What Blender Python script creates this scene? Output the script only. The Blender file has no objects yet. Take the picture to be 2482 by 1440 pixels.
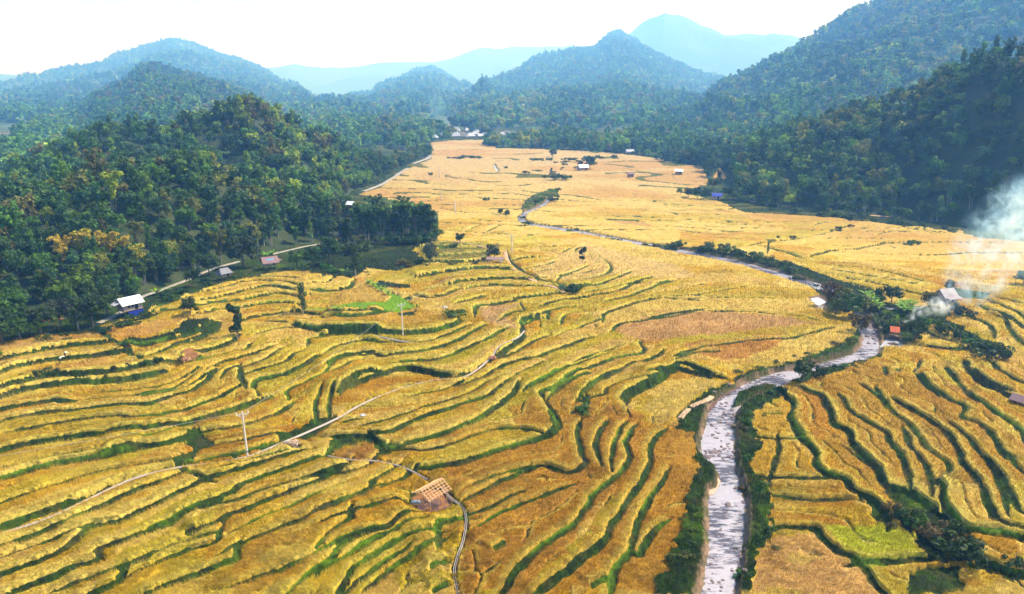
import bpy, bmesh, math, random
import numpy as np
from mathutils import Vector, Matrix, Euler

SC = bpy.context.scene
COL = SC.collection
R = math.radians
rng = np.random.default_rng(7)
random.seed(7)

# ------------------------------------------------------------------ camera, sky, sun, exposure
CAM_H, PITCH, FPX, PW, PH = 55.0, R(15.9), 1772.0, 2482.0, 1440.0
cam = bpy.data.cameras.new("camera")
cam.sensor_width = 36.0
cam.lens = 36.0 * FPX / PW
cam.clip_start = 1.0
cam.clip_end = 40000.0
cam_o = bpy.data.objects.new("camera", cam)
COL.objects.link(cam_o)
cam_o.location = (0, 0, CAM_H)
cam_o.rotation_euler = (R(90) - PITCH, 0, 0)
SC.camera = cam_o

SUN_EL, SUN_AZ = R(54), R(72)          # azimuth measured from +Y towards +X: the sun stands to the right of the valley
world = bpy.data.worlds.new("World")
SC.world = world
world.use_nodes = True
wn = world.node_tree.nodes
sky = wn.new("ShaderNodeTexSky")
sky.sky_type = 'NISHITA'
sky.sun_disc = False
sky.sun_elevation = SUN_EL
sky.sun_rotation = SUN_AZ
sky.altitude = 300.0
sky.air_density = 1.0
sky.dust_density = 0.8
sky.ozone_density = 1.0
wn["Background"].inputs["Strength"].default_value = 0.12
world.node_tree.links.new(sky.outputs[0], wn["Background"].inputs[0])

sl = bpy.data.lights.new("sun", 'SUN')
sl.energy = 3.9
sl.angle = R(0.6)
sl.color = (1.0, 0.97, 0.92)
sun_o = bpy.data.objects.new("sun", sl)
COL.objects.link(sun_o)
sdir = Vector((math.sin(SUN_AZ) * math.cos(SUN_EL), math.cos(SUN_AZ) * math.cos(SUN_EL), math.sin(SUN_EL)))
sun_o.rotation_euler = sdir.to_track_quat('Z', 'Y').to_euler()
sun_o.location = (200, 300, 600)

vs = SC.view_settings
vs.view_transform = 'Standard'
vs.look = 'None'
vs.exposure = 1.1
vs.gamma = 1.0
SC.cycles.use_denoising = True
SC.cycles.max_bounces = 5
SC.cycles.diffuse_bounces = 2
SC.cycles.glossy_bounces = 2
SC.cycles.transmission_bounces = 3
SC.cycles.volume_bounces = 2
SC.cycles.transparent_max_bounces = 8
SC.cycles.caustics_reflective = False
SC.cycles.caustics_refractive = False
SC.cycles.volume_max_steps = 128

# ------------------------------------------------------------------ small helpers
CP, SP = math.cos(PITCH), math.sin(PITCH)

def ray(px, py):
    xc, yc = (px - PW / 2) / FPX, (PH / 2 - py) / FPX
    return xc, CP + yc * SP, -SP + yc * CP

def gp(px, py, z=0.0):
    """the point of the ground (height z) that the photograph shows at this pixel"""
    x, y, w = ray(px, py)
    t = (z - CAM_H) / w
    return x * t, y * t

def at_range(px, py, r):
    """azimuth and height of a far point seen at this pixel, r metres away over the ground"""
    x, y, w = ray(px, py)
    return math.atan2(x, y), CAM_H + r * w / math.hypot(x, y)

_lat = rng.random((256, 256)).astype(np.float32)

def vnoise(x, y):
    x = np.asarray(x, np.float32); y = np.asarray(y, np.float32)
    xi, yi = np.floor(x), np.floor(y)
    fx, fy = x - xi, y - yi
    fx, fy = fx * fx * (3 - 2 * fx), fy * fy * (3 - 2 * fy)
    xi, yi = xi.astype(np.int32) & 255, yi.astype(np.int32) & 255
    x1, y1 = (xi + 1) & 255, (yi + 1) & 255
    a, b, c, d = _lat[xi, yi], _lat[x1, yi], _lat[xi, y1], _lat[x1, y1]
    return (a + (b - a) * fx) * (1 - fy) + (c + (d - c) * fx) * fy

def fbm(x, y, o=3):
    s, a, t = 0, 0.5, 0
    for k in range(o):
        s = s + a * vnoise(x * 2 ** k + 17.3 * k, y * 2 ** k + 5.1 * k); t += a; a *= 0.5
    return s / t

def sstep(a, b, x):
    t = np.clip((x - a) / (b - a), 0, 1)
    return t * t * (3 - 2 * t)

def lerp(a, b, t):
    return a + (b - a) * t

REG = {'A': (0, 450, .3626), 'B': (800, 500, .3626), 'C': (1580, 440, .3634), 'D': (0, 920, .3626),
       'E': (800, 920, .3626), 'F': (1580, 920, .3634), 'G': (600, 460, .1934), 'H': (1160, 340, .24174),
       'I': (1900, 620, .2345), 'P': (0, 0, 1.0)}

def pts(reg, s):
    ox, oy, k = REG[reg]
    out = []
    for q in s.split():
        a, b = q.split(',')
        out.append((ox + float(a) * k, oy + float(b) * k))
    return out

def wpts(reg, s, z=0.0):
    return np.array([gp(a, b, z) for a, b in pts(reg, s)], np.float32)

def smooth_line(P, step=1.2, n_min=4):
    """Catmull-Rom through the points"""
    P = np.asarray(P, np.float64)
    Q = np.vstack([2 * P[0] - P[1], P, 2 * P[-1] - P[-2]])
    out = []
    for i in range(len(P) - 1):
        p0, p1, p2, p3 = Q[i], Q[i + 1], Q[i + 2], Q[i + 3]
        n = int(max(n_min, min(14, np.linalg.norm(p2 - p1) / step)))
        t = np.linspace(0, 1, n, endpoint=False)[:, None]
        out.append(0.5 * ((2 * p1) + (-p0 + p2) * t + (2 * p0 - 5 * p1 + 4 * p2 - p3) * t ** 2 + (-p0 + 3 * p1 - 3 * p2 + p3) * t ** 3))
    out.append(P[-1:])
    return np.vstack(out)

def in_poly(x, y, P):
    P = np.asarray(P)
    ins = np.zeros(x.shape, bool)
    n = len(P)
    for i in range(n):
        x1, y1 = P[i]; x2, y2 = P[(i + 1) % n]
        if y1 == y2: continue
        c = ((y1 > y) != (y2 > y)) & (x < (x2 - x1) * (y - y1) / (y2 - y1) + x1)
        ins ^= c
    return ins

# ------------------------------------------------------------------ materials
def mat(name, base=(.5, .5, .5), rough=.8, var=.0, scale=3.0, attr=None, bump=0.0, spec=.3, trans=0.0, col2=None, stretch=None, inst=None, objcol=False):
    m = bpy.data.materials.new(name)
    m.use_nodes = True
    N, L = m.node_tree.nodes, m.node_tree.links
    b = N["Principled BSDF"]
    b.inputs["Roughness"].default_value = rough
    b.inputs["Specular IOR Level"].default_value = spec
    if attr:
        src = N.new("ShaderNodeAttribute"); src.attribute_name = attr
        if inst: src.attribute_type = 'INSTANCER'
        c = src.outputs["Color"]
    elif objcol:
        c = N.new("ShaderNodeObjectInfo").outputs["Color"]
    else:
        rgb = N.new("ShaderNodeRGB"); rgb.outputs[0].default_value = (*base, 1); c = rgb.outputs[0]
    if var > 0 or col2 or bump:
        geo = N.new("ShaderNodeNewGeometry")
        mp = N.new("ShaderNodeMapping")
        if stretch: mp.inputs["Scale"].default_value = stretch
        L.new(geo.outputs["Position"], mp.inputs[0])
        no = N.new("ShaderNodeTexNoise")
        no.inputs["Scale"].default_value = scale; no.inputs["Detail"].default_value = 4; no.inputs["Roughness"].default_value = .65
        L.new(mp.outputs[0], no.inputs["Vector"])
        if col2:
            mx = N.new("ShaderNodeMix"); mx.data_type = 'RGBA'
            rp = N.new("ShaderNodeMapRange"); rp.inputs[1].default_value = .38; rp.inputs[2].default_value = .62
            L.new(no.outputs[0], rp.inputs[0]); L.new(rp.outputs[0], mx.inputs[0])
            L.new(c, mx.inputs[6]); mx.inputs[7].default_value = (*col2, 1); c = mx.outputs[2]
        if var > 0:
            r2 = N.new("ShaderNodeMapRange"); r2.inputs[1].default_value = .25; r2.inputs[2].default_value = .75
            r2.inputs[3].default_value = 1 - var; r2.inputs[4].default_value = 1 + var
            L.new(no.outputs[0], r2.inputs[0])
            vm = N.new("ShaderNodeVectorMath"); vm.operation = 'SCALE'
            L.new(c, vm.inputs[0]); L.new(r2.outputs[0], vm.inputs["Scale"]); c = vm.outputs[0]
        if bump:
            bp = N.new("ShaderNodeBump"); bp.inputs["Strength"].default_value = bump; bp.inputs["Distance"].default_value = .2
            L.new(no.outputs[0], bp.inputs["Height"]); L.new(bp.outputs[0], b.inputs["Normal"])
    L.new(c, b.inputs["Base Color"])
    if trans:
        tr = N.new("ShaderNodeBsdfTranslucent"); L.new(c, tr.inputs[0])
        ms = N.new("ShaderNodeMixShader"); ms.inputs[0].default_value = trans
        L.new(b.outputs[0], ms.inputs[1]); L.new(tr.outputs[0], ms.inputs[2])
        L.new(ms.outputs[0], N["Material Output"].inputs[0])
    return m

def mesh_np(name, V, F, m, colors=None, smooth=False, kind=None, parent=None, link=True, attr='Col'):
    """V (n,3), F (k,3|4) -> object"""
    me = bpy.data.meshes.new(name)
    V = np.ascontiguousarray(V, np.float32); F = np.ascontiguousarray(F, np.int32)
    me.vertices.add(len(V)); me.vertices.foreach_set("co", V.ravel())
    k = F.shape[1]
    me.loops.add(F.size); me.loops.foreach_set("vertex_index", F.ravel())
    me.polygons.add(len(F)); me.polygons.foreach_set("loop_start", np.arange(0, F.size, k, dtype=np.int32))
    if smooth: me.polygons.foreach_set("use_smooth", np.ones(len(F), bool))
    me.update(calc_edges=True)
    if colors is not None:
        a = me.attributes.new(attr, 'FLOAT_COLOR', 'POINT')
        c4 = np.ones((len(V), 4), np.float32); c4[:, :3] = colors
        a.data.foreach_set("color", c4.ravel())
    me.materials.append(m)
    o = bpy.data.objects.new(name, me)
    if link: COL.objects.link(o)
    if kind: o["kind"] = kind
    if parent: o.parent = parent
    return o
# ------------------------------------------------------------------ terrace edges (feet of the grassy steps), traced: region, height of the step, points
TRACE = """
D 2.2 0,175 200,110 450,70 800,50 1080,0
D 1.3 0,245 150,215 300,195 410,190
D 1.1 0,320 150,285 320,250 500,250 700,225 900,210 1000,205 1150,150 1280,125 1380,60 1450,0
D .4 440,195 600,165 800,155 1000,130 1150,110 1250,60 1330,10
D .9 0,410 200,370 450,325 600,305 800,295 860,310 1000,290 1200,255 1400,200 1550,140 1640,90 1620,30 1610,-40
D 1.6 0,520 200,480 450,450 700,425 860,400 1000,385 1200,345 1350,310 1550,250 1700,200 1790,170
D 1.5 0,715 200,650 400,605 550,590 700,570 850,540
D 1.6 780,545 900,525 1100,490 1250,420
D .5 750,480 860,440 1000,420 1200,360
D .6 0,880 150,830 350,760 500,715 700,665 900,645 1130,615
D 1.5 0,1050 200,990 400,920 600,850 800,760 1000,690 1200,640
D .9 0,1170 200,1110 400,1030 520,975 700,890 850,820 1000,760 1200,690
D 1. 0,1355 200,1290 350,1235 450,1180 560,1090 620,1040 800,1000 950,930 1100,870 1250,790 1370,725 1500,690 1600,650 1800,590 2000,525
D .5 1230,670 1300,690 1370,715
D .9 120,1434 300,1370 500,1290 690,1240 680,1180 800,1140 950,1080 1100,1010 1250,940 1400,880 1560,810 1620,760 1750,700 1900,650 2050,590 2190,540 2250,450
D .6 1150,1000 1300,920 1450,880 1600,850 1750,790 1950,740 2150,690 2300,640 2340,585
D .9 1390,1020 1500,970 1700,890 1900,810 2100,740 2250,660
D .6 650,1434 800,1380 820,1350
D .4 1210,1070 1330,1050
D .5 820,1360 1000,1290 1250,1180 1450,1120 1470,1060
D .9 1050,1434 1200,1380 1400,1300 1590,1240 1600,1180
D .5 1570,1160 1700,1100 1850,1050 2100,960 2300,880 2482,780
D .5 1600,1385 1850,1320 2050,1260 2200,1190 2350,1130 2482,1080
D .5 1950,1434 2100,1330 2300,1250 2482,1150
D .8 1310,385 1500,370 1650,340 1800,290 1900,230 1950,190
D .6 1420,490 1550,480 1700,440 1850,400
D .9 1330,605 1500,580 1650,545 1800,485 1900,440
D .4 2115,270 2120,170 2150,100
D .4 2200,240 2210,150 2240,90
D .5 0,640 200,600 380,570 560,540
D .45 0,1250 150,1195 350,1120 500,1060
D .4 500,1390 700,1330 900,1270
D .4 950,1240 1150,1150 1350,1085
D .4 1650,1000 1900,900 2150,800 2350,720
D .4 1500,640 1700,590 1900,530
E .5 550,130 700,110 850,70 900,40
E .5 240,325 400,290 600,230 800,180 950,120 1050,60 1150,20
E .4 50,310 220,290
E 1. 20,400 300,400 420,380 600,290 800,230 950,185 1060,160 1110,110
E 1.2 290,410 370,490 500,480 700,420 900,350 1050,270 1150,200 1240,130 1260,90
E .6 540,500 650,515 850,460 1000,400 1130,370 1250,375 1350,400
E 1.3 600,640 720,625 900,590 1100,530 1250,490 1380,450 1480,420 1540,350 1500,270 1450,190 1420,140 1500,110 1700,20
E .7 900,840 1000,800 1150,720 1300,650 1430,620 1600,660 1720,610 1690,560 1660,400 1670,330
E .8 1150,1434 1250,1330 1350,1220 1500,1120 1650,1010 1720,900 1760,810 1900,700 2000,600 2010,540 1980,450 2030,350
E .75 1400,1434 1600,1320 1750,1210 1860,1110 1900,1000 2000,860 2100,680 2150,580 2140,470 2180,400 2220,360
E .5 2010,1150 2060,1000 2090,920 2150,800 2230,690 2250,640
E .7 1880,1434 1930,1280 2010,1190 2070,1190 2120,1090 2220,990
E .5 1730,1434 1900,1350
E .5 1880,610 1900,480 1940,380 1970,320
E .7 1800,580 1780,470 1840,330
E .7 0,900 200,830 280,790 310,730 440,620
E .8 0,1010 150,960 180,930 350,880 550,830
E .5 0,1120 150,1000 150,950
E .7 0,1270 100,1180 250,1110 400,1040 520,960 620,915
E .7 80,1434 200,1290 350,1190 500,1110 700,1060
E .9 730,1090 740,1000 860,980
E .6 310,1370 500,1230 700,1120
E .7 650,1300 830,1230
E .6 660,1434 830,1380
E .8 1090,1200 1200,1120
E .6 0,680 150,660 280,610 300,570 360,500
E .7 1350,100 1450,60 1500,20
E .7 1660,170 1700,130 1780,70 1900,10
E .6 1740,165 1840,155 1860,110 2000,50 2130,35
E 1.6 1980,230 1960,190 2040,120 2150,60 2230,0
E .4 1590,265 1700,235
E .4 400,740 500,690 560,640
E .4 1000,1000 1200,900 1400,820 1550,760
E .4 950,930 1100,880 1250,800
E .35 900,770 1100,690 1250,640
E .4 1450,1400 1650,1270 1800,1150
E .4 150,1420 300,1300 450,1200
E .4 200,1180 380,1090 560,1000
A 1.9 0,1195 200,1150 450,1105 720,1080
A 1.9 0,1300 150,1240 400,1200 650,1170 830,1150
A 2.2 0,1434 300,1350 600,1335 900,1285 1150,1225 1290,1195
A 1.6 840,1115 1000,1110 1200,1055 1350,985 1420,925
A 1.2 1000,1185 1150,1125 1350,1045 1440,985 1470,930
A 1.5 1250,1175 1400,1135 1550,1085 1585,1035
A .8 1650,640 1800,625 1950,640 1990,650
A 1. 1330,735 1500,700 1620,660 1750,650 1900,670 1980,690
A 1.3 1340,800 1500,770 1650,720 1800,690 1960,720
A 1.4 1060,850 1250,830 1450,800 1600,790 1740,760 1850,740 1970,760
A 1.3 1300,870 1480,840 1620,830 1800,800 1950,800
A 1.2 1620,915 1750,885 1950,862
A .8 1050,840 1150,800 1240,770
A .7 2080,680 2200,660 2230,630
A 1.5 2100,715 2250,710 2350,690 2370,650
A .6 2080,642 2160,632 2165,610
A .7 1740,1000 1850,970 1970,965
A .7 1750,920 1950,930
A 2.2 1990,960 2200,1012 2482,1015
A 1.5 2000,862 2250,885 2482,872
A .6 1300,1200 1360,1190 1500,1160 1650,1130 1670,1080
A 1. 1420,1270 1500,1210 1650,1170 1780,1130 1820,1100
A .7 1500,1310 1540,1270 1650,1240 1800,1180 1880,1120
A .7 1640,1400 1610,1320 1700,1270 1900,1220 2010,1140
A 1.3 1720,1434 1700,1370 1740,1320 1900,1290 2050,1240 2140,1190
A .7 2200,1140 2280,1090 2400,1060 2482,1060
A .7 2200,1260 2260,1200 2400,1150 2482,1140
A .6 1930,1434 1920,1390 2050,1340 2250,1270 2400,1190
A 1.9 2310,1385 2400,1315 2482,1292
A .5 700,1410 1000,1400 1200,1350 1350,1280
A .5 1000,1434 1250,1395 1400,1310
A .5 2060,1080 2070,1040 2150,1030
B 1.5 240,325 420,295 640,283 760,292 1050,292
B 1.2 690,358 850,338 1050,322
B 1. 720,300 900,283 1040,280
B 1.8 250,415 450,435 640,385 850,392 1040,372
B 2. 600,478 800,455 1000,433 1240,442
B 1.7 800,530 1000,512 1200,507 1350,517
B 1.2 930,557 1050,542 1250,547 1450,557 1540,572
B 1.2 600,610 660,625 780,610 850,570
B 1.2 870,670 1000,640 1030,620
B 1.4 970,740 990,690 1100,680 1250,670 1240,640 1400,620 1600,590 1720,550
B .9 1150,775 1230,745 1300,740 1280,670
B .7 1290,800 1380,770 1460,720 1540,700 1640,680
B 1. 1430,680 1560,640 1700,620 1850,600 1960,575 2040,530 2150,490
B .9 1830,770 1850,730 1950,690 2130,640 2250,630 2480,640
B .9 1860,650 2000,620 2080,590 2200,540 2290,510
B 1. 1660,560 1800,545 1900,510 2010,450
B .6 1390,500 1530,490 1680,440 1720,410
B .6 1520,520 1560,490 1700,460 1780,440
B .8 1650,520 1800,490 1880,440 1860,380 1800,340
B .6 1320,430 1450,400 1520,370
B .6 1350,460 1530,430
B 1.4 1220,382 1300,362 1390,352
B .6 1440,280 1560,270
B .5 1290,290 1440,275
B .6 1200,245 1420,240
B .5 1210,265 1430,260
B .5 1540,320 1620,280
B 1.7 0,762 200,762 420,722 570,692
B 2.1 0,882 250,872 450,882 600,882 800,852 880,812 860,770
B .8 280,920 420,937 640,942 790,892 920,832
B 1.1 0,1090 100,1042 290,1012 340,1032 500,1022 700,987 850,932 1030,832
B 1. 470,1082 600,1072 750,1052 900,992 1050,922 1180,852
B 1.8 110,1242 200,1202 350,1152 480,1112 600,1132 750,1172 900,1172 1060,1092 1200,992 1290,902 1290,832 1300,782 1380,772
B .9 900,1222 1050,1172 1200,1082 1380,1042 1500,992 1600,952 1750,892
B .7 1140,1052 1230,1012 1350,932 1430,892
B .6 1180,1222 1300,1142 1410,1082
B .8 1350,1252 1450,1212 1600,1132 1800,1042
B 1. 1480,1300 1600,1200 1750,1120 1900,1060 2090,1020 2080,940
B 1. 1730,1270 1850,1180 2000,1110 2200,1040 2240,1010
B 1.4 1980,1380 1960,1340 2040,1270 2160,1200 2300,1110 2400,1130 2482,1150
B .6 2330,1040 2420,1000 2482,980
B .6 1890,832 1950,792 2100,772 2300,742 2482,702
B .5 1450,780 1470,710
B .5 1550,790 1570,750 1650,730
B .4 1540,870 1750,790 1850,775
B .4 1660,1080 1850,1000 1960,960
B .5 1700,600 1900,560 2100,520
B .5 930,160 1010,125
B .7 1035,180 1150,128
B .4 700,200 850,190
B .4 1190,215 1290,200
B .5 1680,330 1640,300 1700,270
C .6 0,922 250,877 500,872 700,882 850,892 1000,912 1080,932
C .8 380,1122 600,1082 800,1062 950,1052 1200,982
C .7 180,1222 300,1172 420,1152
C 1.4 0,1322 150,1282 200,1252 350,1312 440,1322
C .4 20,750 250,740
C .4 130,780 280,775 420,745 640,700
C .4 270,777 500,782 830,787
C .4 0,702 130,672
C .5 230,722 400,682
C .4 400,682 550,692
C .6 200,232 450,242 700,272 900,287
C .9 600,442 750,412 950,392 1150,352 1340,292
C .9 1040,512 1200,472 1380,452 1600,412 1780,402
C .8 700,430 850,470 1030,520
C .8 1240,570 1500,600 1800,680
C .8 1240,602 1500,652 1830,702
C .8 1260,642 1550,702 1800,762
C .7 1280,672 1500,732
C .6 1640,300 1850,330 1930,345
C .6 450,265 700,300 900,320
C .5 1050,300 1250,265 1500,262
C .5 1480,370 1600,335 1750,345
C .9 2020,820 2050,900 2150,900
C .7 2050,892 2250,882
C .9 2130,912 2250,972 2280,1042
C .9 2260,892 2350,932 2400,1032 2482,1102
C .9 2240,802 2400,882 2482,952
C .9 2280,772 2482,842
C 1. 2200,850 2330,900 2482,1010
C 1.4 1840,1112 2000,1132 2110,1122
C 1.4 2080,1222 2110,1302 2200,1382 2330,1431
C .8 2250,1212 2320,1312 2400,1372 2482,1402
C .8 1950,1240 2000,1340
C .8 1780,1320 1830,1390 1880,1431
C .6 1540,1240 1560,1310
C .5 1790,1190 1740,1290
C .5 1630,1290 1650,1250
C .7 1760,960 1870,1040 2000,1090
C .6 1880,1020 1990,1070
F .35 720,237 900,242
F .4 700,397 840,412 980,407
F .4 840,412 830,520 800,660
F .5 700,662 800,682 950,692 1110,682
F 1.3 850,110 930,170 920,270 960,370 1000,430 1080,510 1070,590 1130,660 1280,700 1330,780 1450,830 1550,920 1560,980
F 1.3 1010,90 1110,140 1160,230 1190,330 1290,380 1320,470 1430,570 1490,650 1540,750 1640,780 1750,830 1900,940
F .8 1250,160 1310,260 1400,310 1540,380 1570,450 1650,560 1700,680 1710,750
F .6 1410,70 1500,140 1590,240 1700,330 1760,430 1850,540 1960,620 1920,730
F 1. 1640,200 1750,250 1900,360 1980,450 2040,540 2050,610 2130,700 2180,800 2240,930 2300,1030 2482,1060
F .8 1800,0 1850,80 1960,150 2080,210 2060,280 2150,320 2240,400 2290,490 2330,560
F 1.4 2120,0 2200,60 2330,130 2482,200
F .9 2130,150 2250,230 2380,320 2440,370 2482,440
F .9 2220,600 2290,690 2330,780 2380,880 2430,940 2482,960
F 1.6 1900,780 1920,900 2000,990 2100,1060 2300,1090 2482,1100
F .6 750,1020 900,1010 1070,1020 1130,1090 1250,1180 1400,1270 1480,1370 1550,1434
F .7 1400,1250 1600,1245 1830,1230
F .4 780,790 1050,830 1300,820
F 1.4 2120,1210 2250,1270 2400,1330 2482,1340
F .6 1470,60 1560,230
F .5 2000,0 2060,80 2130,150
F .5 1680,380 1700,480 1780,580 1840,700 1850,790
F .5 2000,350 2100,450 2200,580
F .5 2350,560 2420,650 2482,700
F .4 1330,520 1480,620 1530,700
F .5 2250,650 2300,780 2350,930
H .8 970,370 1200,380 1500,385
H .9 930,340 1200,345 1500,350 1950,350
H .7 1430,290 1700,330 2050,325
H .6 1450,310 1800,300 2100,270
H .6 1310,185 1700,185
H .6 1310,200 1680,200
H .6 1310,215 1640,215
H .5 850,400 1100,395 1300,410 1700,405
H .5 800,460 1000,490
H .5 1700,610 1900,640 2300,680
H .5 1850,650 2100,690 2482,700
H .5 1450,770 1700,780 1900,770
H .5 2060,790 2300,800 2482,800
H .5 0,435 150,430 320,410
H .5 550,690 680,685
H .6 1900,750 2200,745 2482,760
H .6 1750,820 2000,800 2300,830
H .5 1120,795 1400,810 1720,825
H .5 1780,260 2150,262
H .5 1640,275 2050,290 2350,320
H .5 1900,380 2200,370 2350,350
H .5 1930,410 2200,420 2300,440
P .7 900,478 960,470 1020,474
P .7 885,485 950,482 1000,488
P .6 1010,500 1060,492
P .6 990,452 1040,447 1080,452
P .6 1130,478 1180,470
P .6 1060,505 1120,515 1180,508
P .6 1080,560 1130,552
P .7 1060,600 1100,590
"""
# grass, weeds and bare earth between the fields: region, kind, points
GREEN = """
D g 1850,400 1950,340 2100,280 2240,250 2255,300 2150,360 2050,410 1900,435
D g 1250,350 1320,350 1400,450 1430,490 1330,500 1310,600 1200,640 1130,620 1280,500 1240,420
E g 0,395 40,390 290,400 350,480 500,470 480,500 370,520 300,570 280,590 340,500 280,460 200,445 90,460 30,520 0,560
E g 530,770 590,750 600,830 530,820
E e 590,800 720,760 770,740 830,850 720,880 640,850
E g 1650,180 1690,130 1740,170 1720,240
E g 1440,270 1500,260 1550,330 1490,420 1380,440 1470,370
B b 250,505 400,580 490,600 560,690 420,720 0,740 0,680 380,650 410,610
A b 2482,830 2380,790 2230,830 2020,840 2010,860 2482,870
B d 330,500 540,530 560,555 480,560 300,540
B g 560,600 500,620 580,690 560,700 450,720 420,740 560,740
A g 640,960 720,980 800,1080 990,1200 960,1225 820,1140 700,1050
A g 1410,930 1480,920 1480,980 1350,1060 1130,1130 1150,1100 1330,1020
A d 850,1060 1000,1050 1150,1000 1280,890 1420,920 1350,985 1200,1055 1000,1110 830,1110
A d -400,1060 0,1050 300,1030 640,1000 720,980 1050,870 1080,850 960,870 750,960 620,960 300,970 0,990 -400,1000
A e 1220,1170 1290,1150 1310,1180 1240,1210
A e 250,730 330,760 350,870 420,890 280,910 230,800
B d 200,490 110,500 260,420 450,440 640,385 560,300 720,240 560,200 0,200 -150,480 0,480
P w 1660,1000 1712,960 1745,945 1780,925 1830,905 1880,890 1925,884 1990,858 2050,835 2068,800 2062,775 2085,760 2100,830 2080,850 2040,868 1975,885 1925,897 1880,903 1830,919 1787,940 1750,965 1722,990 1712,1030 1700,1075 1705,1105 1735,1130 1745,1150 1743,1176 1722,1195 1722,1285 1714,1358 1697,1445 1590,1445 1600,1400 1640,1320 1660,1240 1690,1110 1690,1060 1640,1045 1650,1020
P w 1775,1445 1790,1370 1802,1283 1801,1210 1788,1150 1775,1090 1775,1040 1780,1000 1795,975 1850,953 1880,945 1905,960 1860,985 1835,1000 1828,1040 1836,1080 1833,1160 1860,1170 1858,1220 1862,1270 1852,1300 1835,1380 1830,1445
P w 1900,925 1930,915 1985,893 2060,880 2115,863 2140,870 2110,885 2060,895 2030,905 1990,915 1935,935
P w 1775,985 1790,955 1850,935 1885,940 1850,958 1800,978
P w 2080,740 2130,735 2200,750 2290,745 2300,770 2240,790 2215,800 2225,830 2190,840 2140,825 2125,800 2105,770
P d 1540,595 1640,600 1700,600 1790,620 1850,625 1930,640 1980,660 2060,690 2140,710 2150,730 2080,745 2060,765 2010,750 1990,715 1950,690 1900,672 1850,655 1780,635 1700,620 1640,608
P w 1340,548 1420,560 1500,575 1545,585 1545,592 1480,582 1400,566 1335,553
P w 1285,478 1330,460 1355,460 1355,475 1325,492 1300,500 1270,515 1262,510
P g 940,385 1000,375 1030,380 1000,400 960,400
F d 1530,980 1650,940 1700,960 1900,920 2100,1060 2140,1220 1950,1240 1830,1210 1740,1080
F g 1500,780 1560,760 1650,780 1750,840 1880,930 1700,960 1660,930 1590,850
F g 1710,1290 1900,1250 2040,1245 2100,1390 2110,1440 1700,1440
F g 1370,830 1450,840 1550,920 1560,980 1480,990 1470,920
F d 2120,1220 2300,1290 2482,1350 2482,1440 2420,1380 2300,1330 2150,1270
C d 1720,880 1860,890 2000,940 2120,1010 2210,1060 2330,1090 2320,1150 2230,1190 2160,1120 2060,1050 1960,980 1850,960 1760,950 1690,1040 1620,960 1650,920
C g 1900,690 2100,720 2280,740 2180,790 2050,780 1980,740
P g 2330,545 2482,565 2482,590 2400,580 2340,570
P d 1790,498 2000,515 2200,535 2340,552 2320,565 2150,545 1990,528 1800,515 1760,500
"""
# patches of fields whose crop has a colour of its own: region, colour, points
PATCH = """
P .60,.32,.11 1490,800 1600,765 1760,757 1920,775 1985,787 1850,802 1750,817 1650,825 1560,838 1500,812
P .56,.24,.03 1640,850 1740,835 1900,815 1890,842 1750,882 1680,872
P .52,.24,.012 1080,1140 1300,1080 1480,1000 1560,1010 1560,1100 1500,1200 1400,1300 1300,1440 1120,1440 1130,1250
P .56,.28,.013 1480,1000 1690,1050 1685,1150 1640,1320 1590,1440 1300,1440 1500,1250
P .50,.27,.015 1850,900 2100,880 2350,960 2482,1100 2482,1200 2250,1200 2050,1150 1930,1050 1890,960
P .54,.25,.012 1925,955 2000,970 2010,1060 1970,1080
P .60,.36,.015 1830,1000 1910,970 1915,1060 1985,1170 1870,1165 1835,1160
P .72,.42,.13 1852,1300 1965,1295 2090,1385 2150,1445 1830,1445
P .46,.50,.008 1978,1287 2125,1280 2210,1310 2245,1370 2090,1378
B .70,.42,.17 990,700 1100,690 1230,680 1250,720 1180,760 1270,830 1250,855 1150,850 1050,780
B .68,.36,.10 1200,1170 1390,1070 1410,1080 1240,1180
A .62,.34,.06 750,1020 900,950 1270,870 1180,940 960,1040 780,1035
A .60,.36,.02 900,1150 1100,1060 1370,990 1350,1010 1100,1130
A .60,.37,.05 1010,1220 1200,1150 1540,1050 1550,900 1480,900 1480,990 1300,1100
A .60,.38,.10 -300,1150 0,1090 640,1010 680,1040 0,1150
A .62,.40,.09 -300,1300 0,1210 400,1130 800,1140 400,1170 0,1280
A .64,.38,.07 150,1310 400,1250 700,1190 1000,1230 600,1310 200,1330
B .17,.17,.014 560,245 760,240 1050,280 1060,372 850,390 640,385
E .40,.17,.015 30,520 100,470 250,450 340,490 300,570 150,575
B .74,.50,.16 1330,430 1700,250 1900,300 2300,400 2482,480 2200,500 1900,480 1600,540 1400,500
B .58,.36,.05 0,600 250,520 400,610 380,650 0,680
B .62,.33,.05 100,490 260,480 240,520 130,530
B .60,.35,.02 0,720 570,690 760,760 700,830 300,820 0,790
P .55,.26,.02 1000,420 1090,415 1100,440 1010,440
P .56,.26,.05 900,470 1000,475 1060,490 1000,495
P .52,.27,.07 1460,530 1560,540 1600,552 1500,545
P .50,.26,.012 1230,1000 1390,960 1470,1040 1380,1090 1250,1060
P .66,.47,.09 1560,980 1640,930 1720,930 1700,960 1640,1010 1590,1040
"""
RIVER_L = "1660,1520 1693,1441 1711,1356 1718,1283 1718,1193 1740,1174 1740,1145 1725,1123 1700,1102 1696,1073 1707,1029 1718,985 1747,960 1787,935 1830,915 1880,899 1925,893 1975,880 2040,862 2080,845 2090,815 2078,790 2070,750 2050,725 1995,705 1960,694 1900,675 1850,659 1780,639 1700,623 1640,611 1580,599 1540,592 1480,580 1380,562 1300,549 1264,541 1256,525 1275,511 1308,497 1328,480"
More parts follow.
